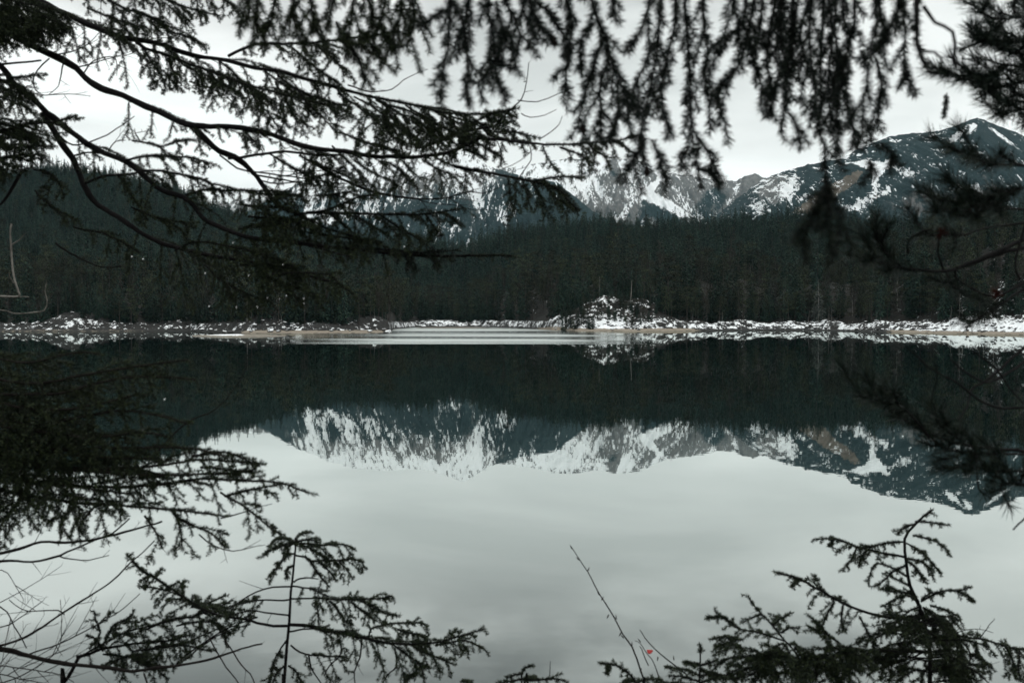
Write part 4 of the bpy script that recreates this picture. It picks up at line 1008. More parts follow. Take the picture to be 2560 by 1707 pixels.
# cross branch that carries the hanging twigs, just above the picture
for s_ in ('1020,-90 1150,-70 1330,-60 1480,-80', '1480,-80 1600,-60 1750,-80 1900,-90', '1850,-90 2000,-60 2150,-70 2330,-100', '560,-80 700,-70 850,-60 1020,-90'):
    build_branch(T3, 'F', s_, 2.3, 2.2, 14, 8, 'none')
HG = [('2', '770,-200 750,0 740,150 720,350 700,500 690,720'), ('2', '900,-200 880,0 850,200 870,400 880,600 890,740'), ('2', '740,60 640,110 580,180'), ('2', '1000,-200 1010,0 1040,200 1060,400 1000,500 960,640'),
      ('2', '1120,-200 1130,0 1180,120 1100,300 1070,480 1100,600 1130,700'), ('2', '1180,120 1230,250 1200,400 1190,470'), ('2', '1280,-200 1290,0 1330,100 1380,200 1460,290'), ('2', '1260,-100 1270,60 1300,180 1350,290'),
      ('2', '1300,-200 1340,0 1430,80 1500,200 1560,320 1550,450 1530,700'), ('2', '1560,-200 1550,0 1590,150 1570,300 1550,400'), ('2', '1700,-200 1720,0 1760,130 1810,250 1850,400 1900,550 1960,700 1980,850'),
      ('2', '1740,150 1660,270 1640,450'), ('2', '1800,250 1740,400 1700,560 1650,700 1620,870 1660,900'), ('2', '1850,400 1780,560 1790,750 1750,880 1760,940'), ('2', '1900,560 1900,750 1860,900 1840,960'),
      ('2', '1850,-200 1860,0 1885,130'), ('2', '2160,-200 2130,0 2080,150 2000,300 1960,330'), ('2', '2210,-200 2200,0 2190,200 2170,400 2130,600 2080,800 2070,1000 2100,1170'),
      ('2', '2310,-200 2300,0 2290,200 2240,450 2210,650 2250,850 2240,950'), ('2', '2100,950 2000,1100 1950,1200'), ('2', '2130,950 2200,1100 2230,1240'), ('2', '2140,300 2060,480 2000,620 1990,760'),
      ('2', '780,0 830,120 870,260 840,330'), ('2', '1060,0 1100,160 1130,330'),
      ('3', '60,-200 40,0 50,250 60,500 70,750 80,950 110,1100 140,1280'), ('3', '90,900 180,1020 260,1190'), ('3', '110,1150 200,1170 260,1240'), ('3', '60,1000 20,1060 0,1150'), ('3', '170,-200 160,100 200,350 180,500 200,700 210,900'),
      ('3', '460,-200 450,0 430,150 330,260 240,400 210,450'), ('3', '540,-200 520,0 480,250 420,450 330,550 280,680 320,800 330,950'), ('3', '460,250 490,400 560,600 590,800'), ('3', '650,-200 640,0 600,300 600,520 620,700 600,780'),
      ('3', '690,-200 700,300 740,500 640,620 610,660'), ('3', '780,-200 760,200 720,500 730,700 700,850 700,920'), ('3', '740,780 800,870 820,1000'), ('3', '890,-200 880,0 830,250 870,450 830,600 820,700'),
      ('3', '990,-200 980,0 960,300 950,500 960,700 940,850 980,1000 1000,1200 1000,1350 1030,1450'), ('3', '1060,-200 1060,200 1090,450 1070,700 1080,900 1090,1080'), ('3', '1200,-200 1200,0 1200,200 1150,400 1130,600 1180,800 1200,950 1210,1030'),
      ('3', '1230,350 1280,480 1250,700 1250,900'), ('3', '1350,-200 1360,50 1390,200 1360,300 1250,400'), ('3', '1340,400 1370,600 1350,800 1310,950 1340,1000'), ('3', '1510,-200 1500,0 1450,180 1370,330'), ('3', '1510,-200 1520,150 1540,400 1530,550'),
      ('3', '1530,480 1560,550 1590,650'), ('3', '1370,980 1440,1050 1460,1110'), ('3', '1310,1100 1300,1190'), ('3', '570,-200 560,100 520,330'), ('3', '830,-200 800,60 760,330 780,520'), ('3', '930,-200 900,100 900,400 910,640 920,800'),
      ('3', '1010,-200 1020,100 1030,350 1010,560 1020,760 1050,960'), ('3', '1120,-200 1110,60 1140,200 1160,330'), ('3', '380,-200 380,60 400,200 400,300'), ('3', '1330,0 1345,180 1300,330'), ('3', '720,-200 700,60 660,220 650,400')]
for i, (rg, s_) in enumerate(HG):
    thin = i in (2, 15, 45, 46, 47, 48)
    dd = 2.15 + .25 * ((i * 37 % 10) / 10)
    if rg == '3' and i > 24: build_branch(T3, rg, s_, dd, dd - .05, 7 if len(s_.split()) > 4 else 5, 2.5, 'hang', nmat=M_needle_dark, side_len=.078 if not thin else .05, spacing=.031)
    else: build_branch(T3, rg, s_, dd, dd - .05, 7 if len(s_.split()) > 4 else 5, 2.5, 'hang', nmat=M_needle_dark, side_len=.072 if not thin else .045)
build_branch(T3, '3', '1620,-200 1620,0 1625,250 1640,350 1680,450', 2.1, 2.0, 12, 8, 'hangt', nmat=M_needle_dark, keep=.4)
build_branch(T3, '3', '1660,40 1740,150 1850,220 1870,400 1890,470', 1.6, 1.6, 10, 8, 'none')
build_branch(T3, '3', '1640,330 1740,360 1800,440', 1.6, 1.6, 8, 6, 'none')
build_branch(T3, 'C', '540,480 520,560 420,720 380,860', 1.5, 1.45, 6, 4, 'hang', nmat=M_needle_dark, side_len=.05)
build_branch(T3, 'C', '540,480 590,600 620,700 600,900', 1.5, 1.45, 6, 4, 'hang', nmat=M_needle_dark, side_len=.05)
build_branch(T3, 'C', '535,470 545,640 510,760', 1.5, 1.45, 6, 4, 'hang', nmat=M_needle_dark, side_len=.05)
# hanging strands behind the left limbs (further off)
for s_ in ('1750,-200 1760,0 1740,120 1760,230', '1850,-200 1880,0 1850,150 1800,260', '1980,-200 2000,0 2010,150 2060,300', '2120,-200 2130,0 2140,120 2170,230', '2280,-200 2290,0 2260,120 2230,200', '2400,-200 2420,0 2400,150 2360,300',
           '2500,-200 2520,0 2560,150 2500,260', '2600,-200 2640,0 2610,150 2650,300', '2700,-200 2740,0 2700,200 2640,400', '2780,-200 2810,0 2820,120 2780,300 2700,330', '2300,150 2380,300 2450,420 2500,560', '2450,200 2550,330 2640,450', '1640,-200 1680,-20 1700,60 1690,160'):
    build_branch(T3, '1', s_, 2.9, 2.8, 6, 3, 'hang', nmat=M_needle, side_len=.11)
def cone(e, reg, x, y, d, s_=1.0):
    ox, oy, k = REG[reg]; c_ = P(ox + x / k, oy + y / k, d)
    a_ = np.linspace(0, 1, 9); prof = np.sin(np.clip(a_ * .93 + .05, 0, 1) * np.pi) ** .6 * .011 * s_ * (1 + .12 * np.cos(a_ * 60))
    w = Wood(); w.add(c_[None, :] + np.stack([a_ * 0, a_ * 0, (.5 - a_) * .036 * s_], 1), prof, 9); link('cone', w.mesh('cone'), M_cone, e)
for q in (('2', 1462, 285), ('2', 2098, 1175), ('2', 1663, 885)): cone(T3, *q, 2.15, .62)
settle(T3)

# ---- pine on the right
T4 = tree_root('pine_tree', 3150, 2.9, 'dark long-needled pine reaching in from the right edge')
trunk(T4, (3150 - CX) / F * 2.9, 2.9, 3.2, 12, .16, .06)
def pine(reg, s, w0, w1, tips=(), d0=2.9, d1=2.6, start=.35, nl=.046, seed=0, side=.09, spc=.05, axis=True):
    r = np.random.default_rng(hash((reg, s)))
    p = rgh(smooth_path(pth(reg, s, d0, d1)), r, .0015); bo = Bough()
    bo.w.add(p, np.linspace(w0 / 2 / F * d0, w1 / 2 / F * d1, len(p)), 7)
    if axis: bo.shoot(p, nl, 850, start)
    L_ = np.concatenate([[0], np.cumsum(np.linalg.norm(np.diff(p, axis=0), axis=1))]); s0 = start * L_[-1]
    sd_ = 1
    while spc and s0 < L_[-1] * .93:
        i = max(1, min(np.searchsorted(L_, s0), len(p) - 1)); T = unit(p[i] - p[i - 1])
        S = unit(np.cross(T, unit(np.array([.1, -.6, .7]) + r.normal(0, .4, 3)))) * sd_
        d = unit(T * .75 + S * .7 + np.array([0, 0, .12])); ln = side * r.uniform(.5, 1.2); q = [p[i]]
        for k in range(5): d = unit(d + r.normal(0, .06, 3) + np.array([0, 0, .05])); q.append(q[-1] + d * ln / 5)
        q = np.array(q); bo.w.add(q, np.linspace(.0028, .0016, len(q)), 4); bo.shoot(q, nl, 950, .2)
        sd_ = -sd_; s0 += spc * r.uniform(.6, 1.4)
    ob = link('branch', bo.w.mesh('branch'), M_bark, T4)
    nd = bo.needles(r, .0015, 40)
    if nd is not None: link('needles', np_mesh('needles', nd, np.arange(len(nd)), 4), M_pine, ob)
pine('3', '2900,160 2600,140 2352,122 2200,125 2100,110 2030,80', 8, 5, start=.45)
pine('3', '2900,330 2600,310 2352,290 2200,290 2050,300 1930,340', 9, 5, start=.4, spc=.04)
pine('3', '2900,560 2600,500 2352,450 2250,430 2100,510 1900,520 1760,510 1690,490', 9, 5, start=.4, spc=.04)
pine('3', '2900,760 2600,740 2352,700 2200,680 2100,620 2000,560 1900,550', 9, 5, start=.35, spc=.035)
pine('3', '2800,500 2500,420 2352,380 2250,360 2150,300 2040,260', 7, 4, start=.35, spc=.035)
pine('3', '2800,640 2500,600 2352,560 2250,600 2150,600 2060,660', 7, 4, start=.35, spc=.035)
pine('3', '2800,800 2500,800 2352,760 2250,780 2150,780', 7, 4, start=.35, spc=.04)
pine('3', '1820,640 1810,720 1800,800', 3, 2, start=.1, nl=.015, spc=0)
pine('3', '2900,-60 2600,-40 2352,-20 2280,20 2290,100', 7, 4, start=.5)
pine('3', '2900,1200 2600,1150 2352,1130 2150,1130 2000,1080 1900,1030 1850,1010', 9, 5, start=.62, d0=2.6, d1=2.3)
pine('3', '2352,1130 2250,1100 2190,1050', 5, 4, start=.2, d0=2.4, d1=2.3, spc=0)
pine('3', '2900,1150 2600,1240 2352,1280 2200,1310 2130,1300', 9, 5, start=.72, d0=2.6, d1=2.3)
pine('3', '2900,1330 2600,1400 2352,1440 2100,1420 1950,1400 1780,1370', 9, 5, start=.62, d0=2.6, d1=2.3, spc=.03)
pine('3', '2100,1420 1950,1480 1800,1440 1720,1420', 6, 4, start=.2, d0=2.4, d1=2.3)
pine('3', '2352,1280 2150,1360 2000,1350', 6, 4, start=.4, d0=2.4, d1=2.3)
pine('5', '2900,-20 2600,40 2352,100 2200,150 2000,240 1800,310 1600,300 1450,280 1300,240 1150,215', 14, 6, start=.78, side=.12, d1=2.4)
pine('5', '2900,40 2600,100 2352,160 2200,200 2000,270 1830,320', 12, 8, axis=False, spc=0)
pine('5', '2900,-100 2352,-10 2100,20 1950,60 1780,70 1650,70', 8, 4, start=.75)
pine('5', '1800,310 1770,240 1765,160 1770,80', 6, 4, axis=False, spc=0, d0=2.6, d1=2.5)
pine('5', '1560,200 1560,120 1640,60 1720,40', 5, 4, axis=False, spc=0, d0=2.6, d1=2.5)
pine('5', '1450,250 1400,180 1360,110 1330,60', 6, 4, start=.2, d0=2.5, d1=2.45, spc=.035)
pine('5', '1900,290 1880,360 2000,440 2150,490 2352,400 2700,250', 6, 7, axis=False, spc=0, d0=2.6, d1=2.8)
pine('5', '1820,330 1850,400 1900,440', 6, 4, start=.3, d0=2.6, d1=2.5, spc=.04)
pine('5', '2900,250 2500,380 2352,430 2200,540 2080,620 1960,700', 10, 5, start=.72, side=.07)
pine('5', '2352,0 2310,150 2290,300 2330,380', 6, 5, axis=False, spc=0, d0=2.6, d1=2.6)
pine('5', '2900,400 2600,650 2352,830 2200,980 2060,1080 1985,1130 1960,1250 1900,1340', 12, 4, axis=False, spc=0)
pine('5', '1540,840 1700,980 1800,1060 1900,1120 2050,1230 2200,1270 2352,1265 2700,1250', 4, 7, axis=False, spc=0, d0=2.5, d1=2.8)
pine('5', '1840,930 1950,1020 2050,1080 2150,1080 2300,1000 2500,850', 4, 8, axis=False, spc=0, d0=2.5, d1=2.8)
pine('5', '2010,880 2150,980 2250,1120 2352,1230', 4, 4, axis=False, spc=0, d0=2.6, d1=2.7)
pine('5', '2900,1600 2600,1570 2352,1560 2000,1540 1800,1500 1600,1400 1450,1300 1400,1220 1370,1130', 12, 5, start=.62, side=.10)
pine('5', '1700,1460 1620,1350 1500,1250 1300,1200 1210,1150', 6, 4, start=.3, d0=2.6, d1=2.5)
pine('5', '1750,1300 1720,1200 1760,1080 1750,960', 4, 3, axis=False, spc=0, d0=2.6, d1=2.5)
pine('5', '2000,1530 1850,1420 1760,1350', 5, 4, start=.3, d0=2.6, d1=2.5)
pine('Z', '2900,560 2600,540 2352,540 2250,520 2150,505 2080,520', 8, 4, start=.55)
pine('Z', '2900,700 2600,640 2400,600 2352,640 2290,660', 7, 4, start=.6)
pine('Z', '2210,440 2215,540 2220,640 2260,670', 4, 4, start=.7, d0=2.6, d1=2.6, spc=0)
pine('Z', '2900,400 2600,440 2352,430 2200,430 2000,400 1900,370', 8, 4, start=.5)
pine('8', '2700,200 2450,280 2352,350 2320,390 2292,430', 5, 4, start=.93, nl=.04, d0=2.7, d1=2.7, spc=0)
for q in (('5', 1790, 62), ('5', 2170, 470), ('3', 1985, 1455)):   # rusty dead needle tufts
    ox, oy, k = REG[q[0]]; c_ = P(ox + q[1] / k, oy + q[2] / k, 2.5); r = np.random.default_rng(int(q[1])); n = 60
    D = rdir(r, n) * .022; S = unit(np.cross(D, rdir(r, n))) * .0009
    V = np.stack([c_ - S, c_ + S, c_ + D * .6 + S, c_ + D], 1).reshape(-1, 3)
    link('rusty_needle_tuft', np_mesh('tuft', V, np.arange(len(V)), 4), M_rust, T4)
settle(T4)

# ---- young spruces in the lower part of the view
def sapling(label, stem, d, w0, w1, brs, root_px, zbot=None):
    e = tree_root('spruce_sapling', root_px, d, label, 'sapling')
    reg, s = stem; p = pth(reg, s, d, d); x, dd, zb = e.location
    p = np.vstack([[x, dd, zb - .1], p]); p = smooth_path(p, .05)
    w = Wood(); w.add(p, np.linspace(w0 / 2 / F * d * 1.3, w1 / 2 / F * d, len(p)), 8); link('trunk', w.mesh('trunk'), M_bark, e)
    for q in brs:
        rg, s_, sty = q[0], q[1], q[2]; kw = q[3] if len(q) > 3 else {}
        r_ = (hash(s_) % 100) / 100
        build_branch(e, rg, s_, d, d - .25 + .5 * r_, kw.pop('w0', 5), kw.pop('w1', 3), sty, **kw)
    settle(e); return e
bb = dict
sapling('slender young spruce with a straight stem and drooping whorls, lower left', ('6', '1925,1700 1930,1568 1950,1300 1965,1150 1975,950 1985,880 2000,720 2010,620 2005,580'), 4.5, 14, 4, [
    ('6', '2010,620 1950,600 1900,585 1850,610', 'sap'), ('6', '2010,615 1930,630 1870,650', 'sap'), ('6', '2005,610 2040,560 2110,540', 'sap', bb(side_len=.03)),
    ('7', '105,610 180,590 230,600 260,610', 'sap', bb(side_len=.06)), ('7', '110,615 250,625 430,635 505,660', 'sap'), ('7', '110,620 200,650 280,700 330,730', 'sap'), ('7', '100,620 60,640 20,690', 'sap', bb(side_len=.05)),
    ('7', '100,700 170,710 210,740 400,735 480,730 555,750 560,800', 'sap', bb(side_len=.10)), ('7', '210,740 240,800 290,860 330,910', 'sap', bb(side_len=.06)), ('7', '260,740 330,800 380,870', 'sap', bb(side_len=.05)), ('7', '400,740 450,790 490,850', 'sap', bb(side_len=.05)),
    ('6', '1990,690 1930,710 1880,780 1830,840', 'sap', bb(side_len=.07)), ('6', '1985,770 1940,800 1950,860', 'sap', bb(side_len=.04)),
    ('7', '95,880 140,855 200,850 260,860', 'bare', bb(side_len=.05)),
    ('6', '1975,910 1850,915 1740,945 1640,1000 1560,1060', 'bare', bb(side_len=.12)), ('7', '80,905 160,910 240,930 330,980', 'sapl', bb(side_len=.08)),
    ('6', '1975,1000 1800,1000 1650,1020 1500,1060 1380,1050', 'sapl', bb(side_len=.12)), ('7', '70,995 250,990 400,1000 550,1000 650,1000 760,975', 'sapl', bb(side_len=.17)), ('7', '550,1010 620,1040 700,1090 795,1112', 'sap', bb(side_len=.05)),
    ('7', '240,1000 260,1080 265,1170', 'sap', bb(side_len=.05)), ('7', '340,1010 400,1080 440,1150', 'sap', bb(side_len=.06)), ('7', '480,1010 560,1080 640,1140', 'sap', bb(side_len=.06)),
    ('6', '1965,1110 1850,1095 1700,1080 1560,1110', 'sapl', bb(side_len=.12)), ('6', '1955,1180 1800,1170 1650,1130 1500,1110 1380,1060 1250,980 1100,880 980,810 900,740', 'sapl', bb(w0=8, side_len=.13)),
    ('7', '70,1170 200,1180 300,1200 450,1240 600,1270 750,1300 950,1300 1100,1290 1250,1240 1390,1200', 'sapl', bb(w0=10, side_len=.22)),
    ('7', '1050,1310 1250,1275 1350,1315 1415,1362', 'sap', bb(side_len=.06)), ('7', '600,1260 615,1200 700,1170 850,1155 950,1155 1000,1180', 'sap', bb(side_len=.10)), ('7', '800,1200 900,1230 990,1260', 'sap', bb(side_len=.05)),
    ('7', '900,1310 980,1360 1080,1400 1180,1440', 'sap', bb(side_len=.10)), ('7', '750,1300 850,1370 950,1450 980,1560', 'sap', bb(side_len=.06)),
    ('7', '70,1220 200,1200 350,1210 500,1210', 'sapl', bb(side_len=.12)), ('7', '70,1310 130,1350 200,1375 320,1385 450,1390', 'sapl', bb(side_len=.16)),
    ('7', '190,1370 210,1460 280,1568', 'bare', bb(side_len=.12)), ('7', '400,1260 420,1360 350,1440 300,1520', 'bare', bb(side_len=.14)), ('7', '550,1280 540,1380 500,1480 510,1568', 'bare', bb(side_len=.14)), ('7', '780,1330 790,1450 700,1540', 'bare', bb(side_len=.12)),
    ('6', '1940,1280 1880,1380 1850,1470 1830,1568', 'sapl', bb(side_len=.10)), ('6', '1930,1450 1880,1490 1850,1568', 'sap', bb(side_len=.08)), ('7', '60,1450 120,1500 140,1568', 'sap', bb(side_len=.08)), ('7', '850,1560 890,1520 930,1500', 'sap', bb(side_len=.05)),
], 708)
sapling('spruce top leaning right with two long left arms, lower right', ('8', '1835,1500 1830,1280 1830,1100 1800,950 1770,850 1720,740 1700,620 1690,480 1740,410 1790,360 1840,320'), 4.3, 18, 5, [
    ('8', '1750,385 1830,390 1930,405', 'sap', bb(side_len=.035)), ('8', '1745,400 1690,420 1655,450', 'sap', bb(side_len=.04)), ('8', '1790,360 1830,335 1842,318', 'sap', bb(side_len=.03)),
    ('8', '1740,460 1850,490 1900,520 1942,570', 'sap', bb(side_len=.04)), ('8', '1700,505 1800,560 1850,620 1890,672', 'sap', bb(side_len=.06)), ('8', '1700,590 1770,600 1830,640 1850,700', 'sap', bb(side_len=.05)),
    ('8', '1690,500 1600,510 1520,525 1440,540', 'sap', bb(side_len=.05)), ('8', '1690,585 1550,560 1420,525 1300,480 1190,485', 'sap', bb(side_len=.07, w0=7)), ('8', '1420,530 1400,580 1370,630', 'sap', bb(side_len=.05)), ('8', '1480,545 1450,590 1435,630', 'sap', bb(side_len=.04)), ('8', '1300,480 1270,520', 'sap', bb(side_len=.03)),
    ('8', '1710,690 1620,640 1540,615 1500,660 1490,745', 'sap', bb(side_len=.04)), ('8', '1700,620 1620,660 1560,720 1520,745', 'sap', bb(side_len=.05)), ('8', '1720,740 1640,700 1600,680', 'sap', bb(side_len=.06)),
    ('8', '1700,600 1760,650 1800,720', 'sap', bb(side_len=.04)),
    ('8', '1770,930 1600,915 1450,880 1350,840 1270,800 1190,750 1100,700 985,668', 'sapl', bb(side_len=.11, w0=8, w1=5, f0=.3)), ('8', '1100,700 1080,730 1060,745', 'sap', bb(side_len=.03)), ('8', '1300,830 1260,900 1220,990', 'sap', bb(side_len=.05)), ('8', '1350,850 1340,920 1350,990', 'sap', bb(side_len=.06)),
    ('8', '1780,830 1880,775 1980,772 2050,745', 'sap', bb(side_len=.04)), ('8', '1980,775 2030,790 2072,830', 'sap', bb(side_len=.03)), ('8', '1830,850 1900,870 1960,900 2000,920', 'sap', bb(side_len=.05)),
    ('8', '1760,830 1700,800 1640,820 1580,850', 'sap', bb(side_len=.09)), ('8', '1780,850 1720,880 1660,930 1590,960', 'sap', bb(side_len=.09)), ('8', '1790,860 1850,900 1890,960 1930,1020', 'sap', bb(side_len=.09)), ('8', '1770,830 1720,780 1650,770 1570,760', 'sap', bb(side_len=.07)), ('8', '1790,820 1840,780 1900,790', 'sap', bb(side_len=.05)),
    ('8', '1780,860 1760,940 1740,1020', 'sap', bb(side_len=.10)), ('8', '1800,900 1850,960 1860,1050', 'sap', bb(side_len=.10)), ('8', '1820,1000 1750,1030 1680,1080 1600,1100', 'sapl', bb(side_len=.12)), ('8', '1830,1000 1900,1050 1930,1120', 'sap', bb(side_len=.08)),
    ('8', '1830,960 1900,965 2000,1020 2150,1040 2260,1080 2352,1090 2500,1110', 'sapl', bb(w0=7, side_len=.12)), ('8', '1850,1100 2000,1170 2100,1230 2200,1320', 'bare', bb(side_len=.16)), ('8', '2250,1080 2290,1150 2300,1250', 'sap', bb(side_len=.10)), ('8', '2330,1100 2320,1180 2330,1260', 'sap', bb(side_len=.07)),
    ('8', '1820,1110 1650,1110 1450,1100 1350,1090', 'sapl', bb(side_len=.10, w0=7)), ('8', '1810,1100 1700,1150 1550,1200 1480,1240', 'sapl', bb(side_len=.12)), ('8', '1840,1200 1950,1210 2050,1280', 'sap', bb(side_len=.07)), ('8', '1700,1010 1600,1000 1500,1020 1440,1040', 'sapl', bb(side_len=.12)),
    ('8', '1440,910 1480,990 1520,1080', 'sap', bb(side_len=.06)), ('8', '1900,1100 1960,1000 2100,980 2180,1000', 'bare', bb(side_len=.04, w0=3, w1=1.5)), ('8', '1830,1180 1790,1240 1780,1300', 'sap', bb(side_len=.09)),
    ('8', '2100,1040 2150,980 2190,925', 'bare', bb(side_len=.03, w0=3, w1=1.5)), ('8', '2080,1050 2110,1140 2180,1200', 'sap', bb(side_len=.07)), ('8', '2000,1030 2050,1110 2050,1180', 'bare', bb(side_len=.08)),
], 2326)
r4 = np.random.default_rng(77)
skirt = []
for k in range(30):
    x0, y0 = 1830 + r4.normal(0, 55), r4.uniform(900, 1280)
    sgn = 1 if r4.random() < .5 else -1; ln = r4.uniform(110, 330)
    skirt.append(('8', f'{1825:.0f},{y0:.0f} {1825 + sgn * ln * .5:.0f},{y0 - 10:.0f} {1825 + sgn * ln:.0f},{y0 + r4.uniform(10, 60):.0f}', 'sapl' if k % 2 else 'foli', bb(side_len=.13, nl=.0150, bare=.2)))
es = [e_ for e_ in COL.objects if e_.name.startswith('spruce_sapling') and 'leaning right' in e_.get('label', '')][0]
for c_ in es.children: c_.location = (0, 0, 0)
for rg, s_, sty, kw in skirt: build_branch(es, rg, s_, 4.3, 4.3 + r4.uniform(-.4, .4), 5, 3, sty, **kw)
settle(es)
brs3 = [('8', '1150,1200 1060,1080 1030,1050 960,960 880,880 820,795', 'sapl', bb(side_len=.10, f0=.3)), ('8', '1030,1050 900,1010 780,985 700,925 640,880', 'sap', bb(side_len=.07)), ('8', '760,970 680,925 590,920', 'sap', bb(side_len=.03)),
    ('8', '960,960 1000,920 1060,890', 'sap', bb(side_len=.03)), ('8', '900,900 850,915 790,945', 'sap', bb(side_len=.03)), ('8', '1000,1000 1050,970 1095,975', 'sap', bb(side_len=.05))]
r3 = np.random.default_rng(12)
for k in range(34):
    a = r3.uniform(0, 2 * np.pi); x0, y0 = 1120 + r3.uniform(-260, 200), 1130 + r3.uniform(-20, 120)
    ex, ey = x0 + math.cos(a) * 170, y0 + math.sin(a) * 45 - 20 * r3.random()
    brs3.append(('8', f'{x0:.0f},{y0:.0f} {(x0 + ex) / 2:.0f},{(y0 + ey) / 2 - 15:.0f} {ex:.0f},{ey + 12:.0f}', 'foli', bb(side_len=.15, nl=.0150)))
for s_ in ('800,1100 720,1060 640,1080', '780,1040 700,1020 660,1040', '860,1150 760,1140 680,1160 640,1200', '900,1180 800,1200 700,1260', '1330,1060 1240,1000 1170,975', '1300,1080 1380,1120 1450,1180', '1250,1150 1350,1200 1400,1270'):
    brs3.append(('8', s_, 'sap', bb(side_len=.08)))
sapling('bushy young spruce crowding the bottom edge right of centre', ('8', '1150,1500 1150,1350 1140,1250 1130,1150 1080,1080'), 4.1, 14, 6, brs3, 2018)
sapling('little spruce leader with short whorls poking up at the bottom edge', ('8', '552,1400 552,1280 556,1180 557,1075'), 4.0, 6, 4, [
    ('8', '557,1110 557,1090 556,1070', 'sap', bb(side_len=.02)), ('8', '553,1180 500,1170 465,1165', 'sap', bb(side_len=.03)), ('8', '553,1185 610,1170 650,1150', 'sap', bb(side_len=.04)), ('8', '552,1240 480,1210 420,1200 365,1190', 'sap', bb(side_len=.05)), ('8', '552,1240 620,1225 680,1245', 'sap', bb(side_len=.05)),
    ('8', '552,1270 460,1240 380,1240', 'sap', bb(side_len=.06)), ('8', '552,1280 640,1260 740,1260 800,1240', 'sap', bb(side_len=.08)), ('8', '600,1260 700,1230 770,1200', 'sap', bb(side_len=.06)), ('8', '540,1290 420,1280 320,1290', 'sap', bb(side_len=.06)), ('8', '560,1200 600,1220 640,1230', 'sap', bb(side_len=.04)),
], 1749)
sapling('arching spruce twig with a drooping tip at the bottom edge beside the red leaf', ('8', '250,1420 230,1330 190,1270'), 4.0, 6, 5, [
    ('8', '200,1280 180,1250 120,1195 60,1175 0,1172', 'sap', bb(side_len=.04)), ('8', '40,1175 42,1200 40,1230', 'sap', bb(side_len=.02)), ('8', '200,1280 270,1250 330,1262 360,1280', 'sap', bb(side_len=.05)), ('8', '190,1260 150,1270 130,1285', 'sap', bb(side_len=.04))], 1600)
sapling('low spruce top barely reaching the bottom edge near the centre', ('7', '1700,1700 1650,1600 1640,1530 1650,1480'), 4.2, 6, 4, [
    ('7', '1645,1500 1660,1465 1720,1450', 'sap', bb(side_len=.02)), ('7', '1645,1500 1590,1510 1540,1530', 'sap', bb(side_len=.05)), ('7', '1640,1540 1550,1560 1470,1570', 'sap', bb(side_len=.05)), ('7', '1640,1540 1700,1550 1800,1545 1880,1540 1950,1560', 'sap', bb(side_len=.05)), ('7', '1650,1540 1720,1520 1740,1530', 'sap', bb(side_len=.03)), ('7', '1300,1580 1270,1558 1235,1552', 'sap', bb(side_len=.02)),
    ('7', '1830,1510 1836,1460 1835,1418', 'bare', bb(w0=2.5, w1=1.5, side_len=.01))], 1330)
e5 = sapling('spreading spruce bough thicket with curled tips at the lower left', ('6', '420,1650 440,1568 490,1480 530,1400 560,1380'), 4.6, 14, 8, [
    ('6', '520,1385 600,1370 700,1335 900,1300 1100,1280 1300,1240', 'dense', bb(side_len=.20, w0=8, nl=.0150)), ('6', '560,1380 700,1300 850,1220 1000,1180 1200,1140', 'dense', bb(side_len=.18, nl=.0150)), ('6', '640,1300 680,1220 650,1130 640,1080', 'sap', bb(side_len=.07)), ('6', '700,1300 760,1180 850,1140 900,1100', 'sap', bb(side_len=.08)),
    ('6', '700,1350 650,1270 590,1250', 'sap', bb(side_len=.06)), ('6', '700,1370 850,1380 1000,1420 1130,1530', 'sap', bb(side_len=.10)), ('6', '900,1350 1100,1330 1250,1310 1440,1350', 'sap', bb(side_len=.10)), ('6', '900,1400 1000,1450 1050,1480', 'sap', bb(side_len=.06)),
    ('6', '1000,1200 1150,1140 1300,1120 1480,1060 1580,1000', 'foli', bb(side_len=.16, nl=.0150)), ('6', '1200,1180 1350,1150 1500,1180 1540,1320', 'sap', bb(side_len=.08)), ('6', '1400,1100 1300,1020 1200,960 1100,930 950,910', 'sap', bb(side_len=.08)), ('6', '1350,1060 1250,1000 1130,1000', 'sap', bb(side_len=.06)),
    ('6', '1150,930 1080,870 1020,840 960,870', 'sap', bb(side_len=.06)), ('6', '1060,850 1080,810 1100,790', 'sap', bb(side_len=.03)), ('6', '1130,940 1170,900 1200,890', 'sap', bb(side_len=.03)), ('6', '1000,830 920,770 860,690', 'sap', bb(side_len=.05)),
    ('6', '1300,1050 1420,1020 1530,970', 'sap', bb(side_len=.09)), ('6', '750,1440 900,1380 1000,1390', 'foli', bb(side_len=.12, nl=.0150)), ('6', '700,1480 720,1440 760,1420', 'sap', bb(side_len=.04)), ('6', '1180,1460 1260,1380 1400,1280 1560,1190 1750,1120', 'bare', bb(side_len=.08)),
    ('6', '1200,1450 1350,1330 1500,1230 1700,1170', 'bare', bb(side_len=.07)), ('6', '1050,1320 1250,1290 1400,1230 1600,1160', 'bare', bb(side_len=.07)),
], 150)

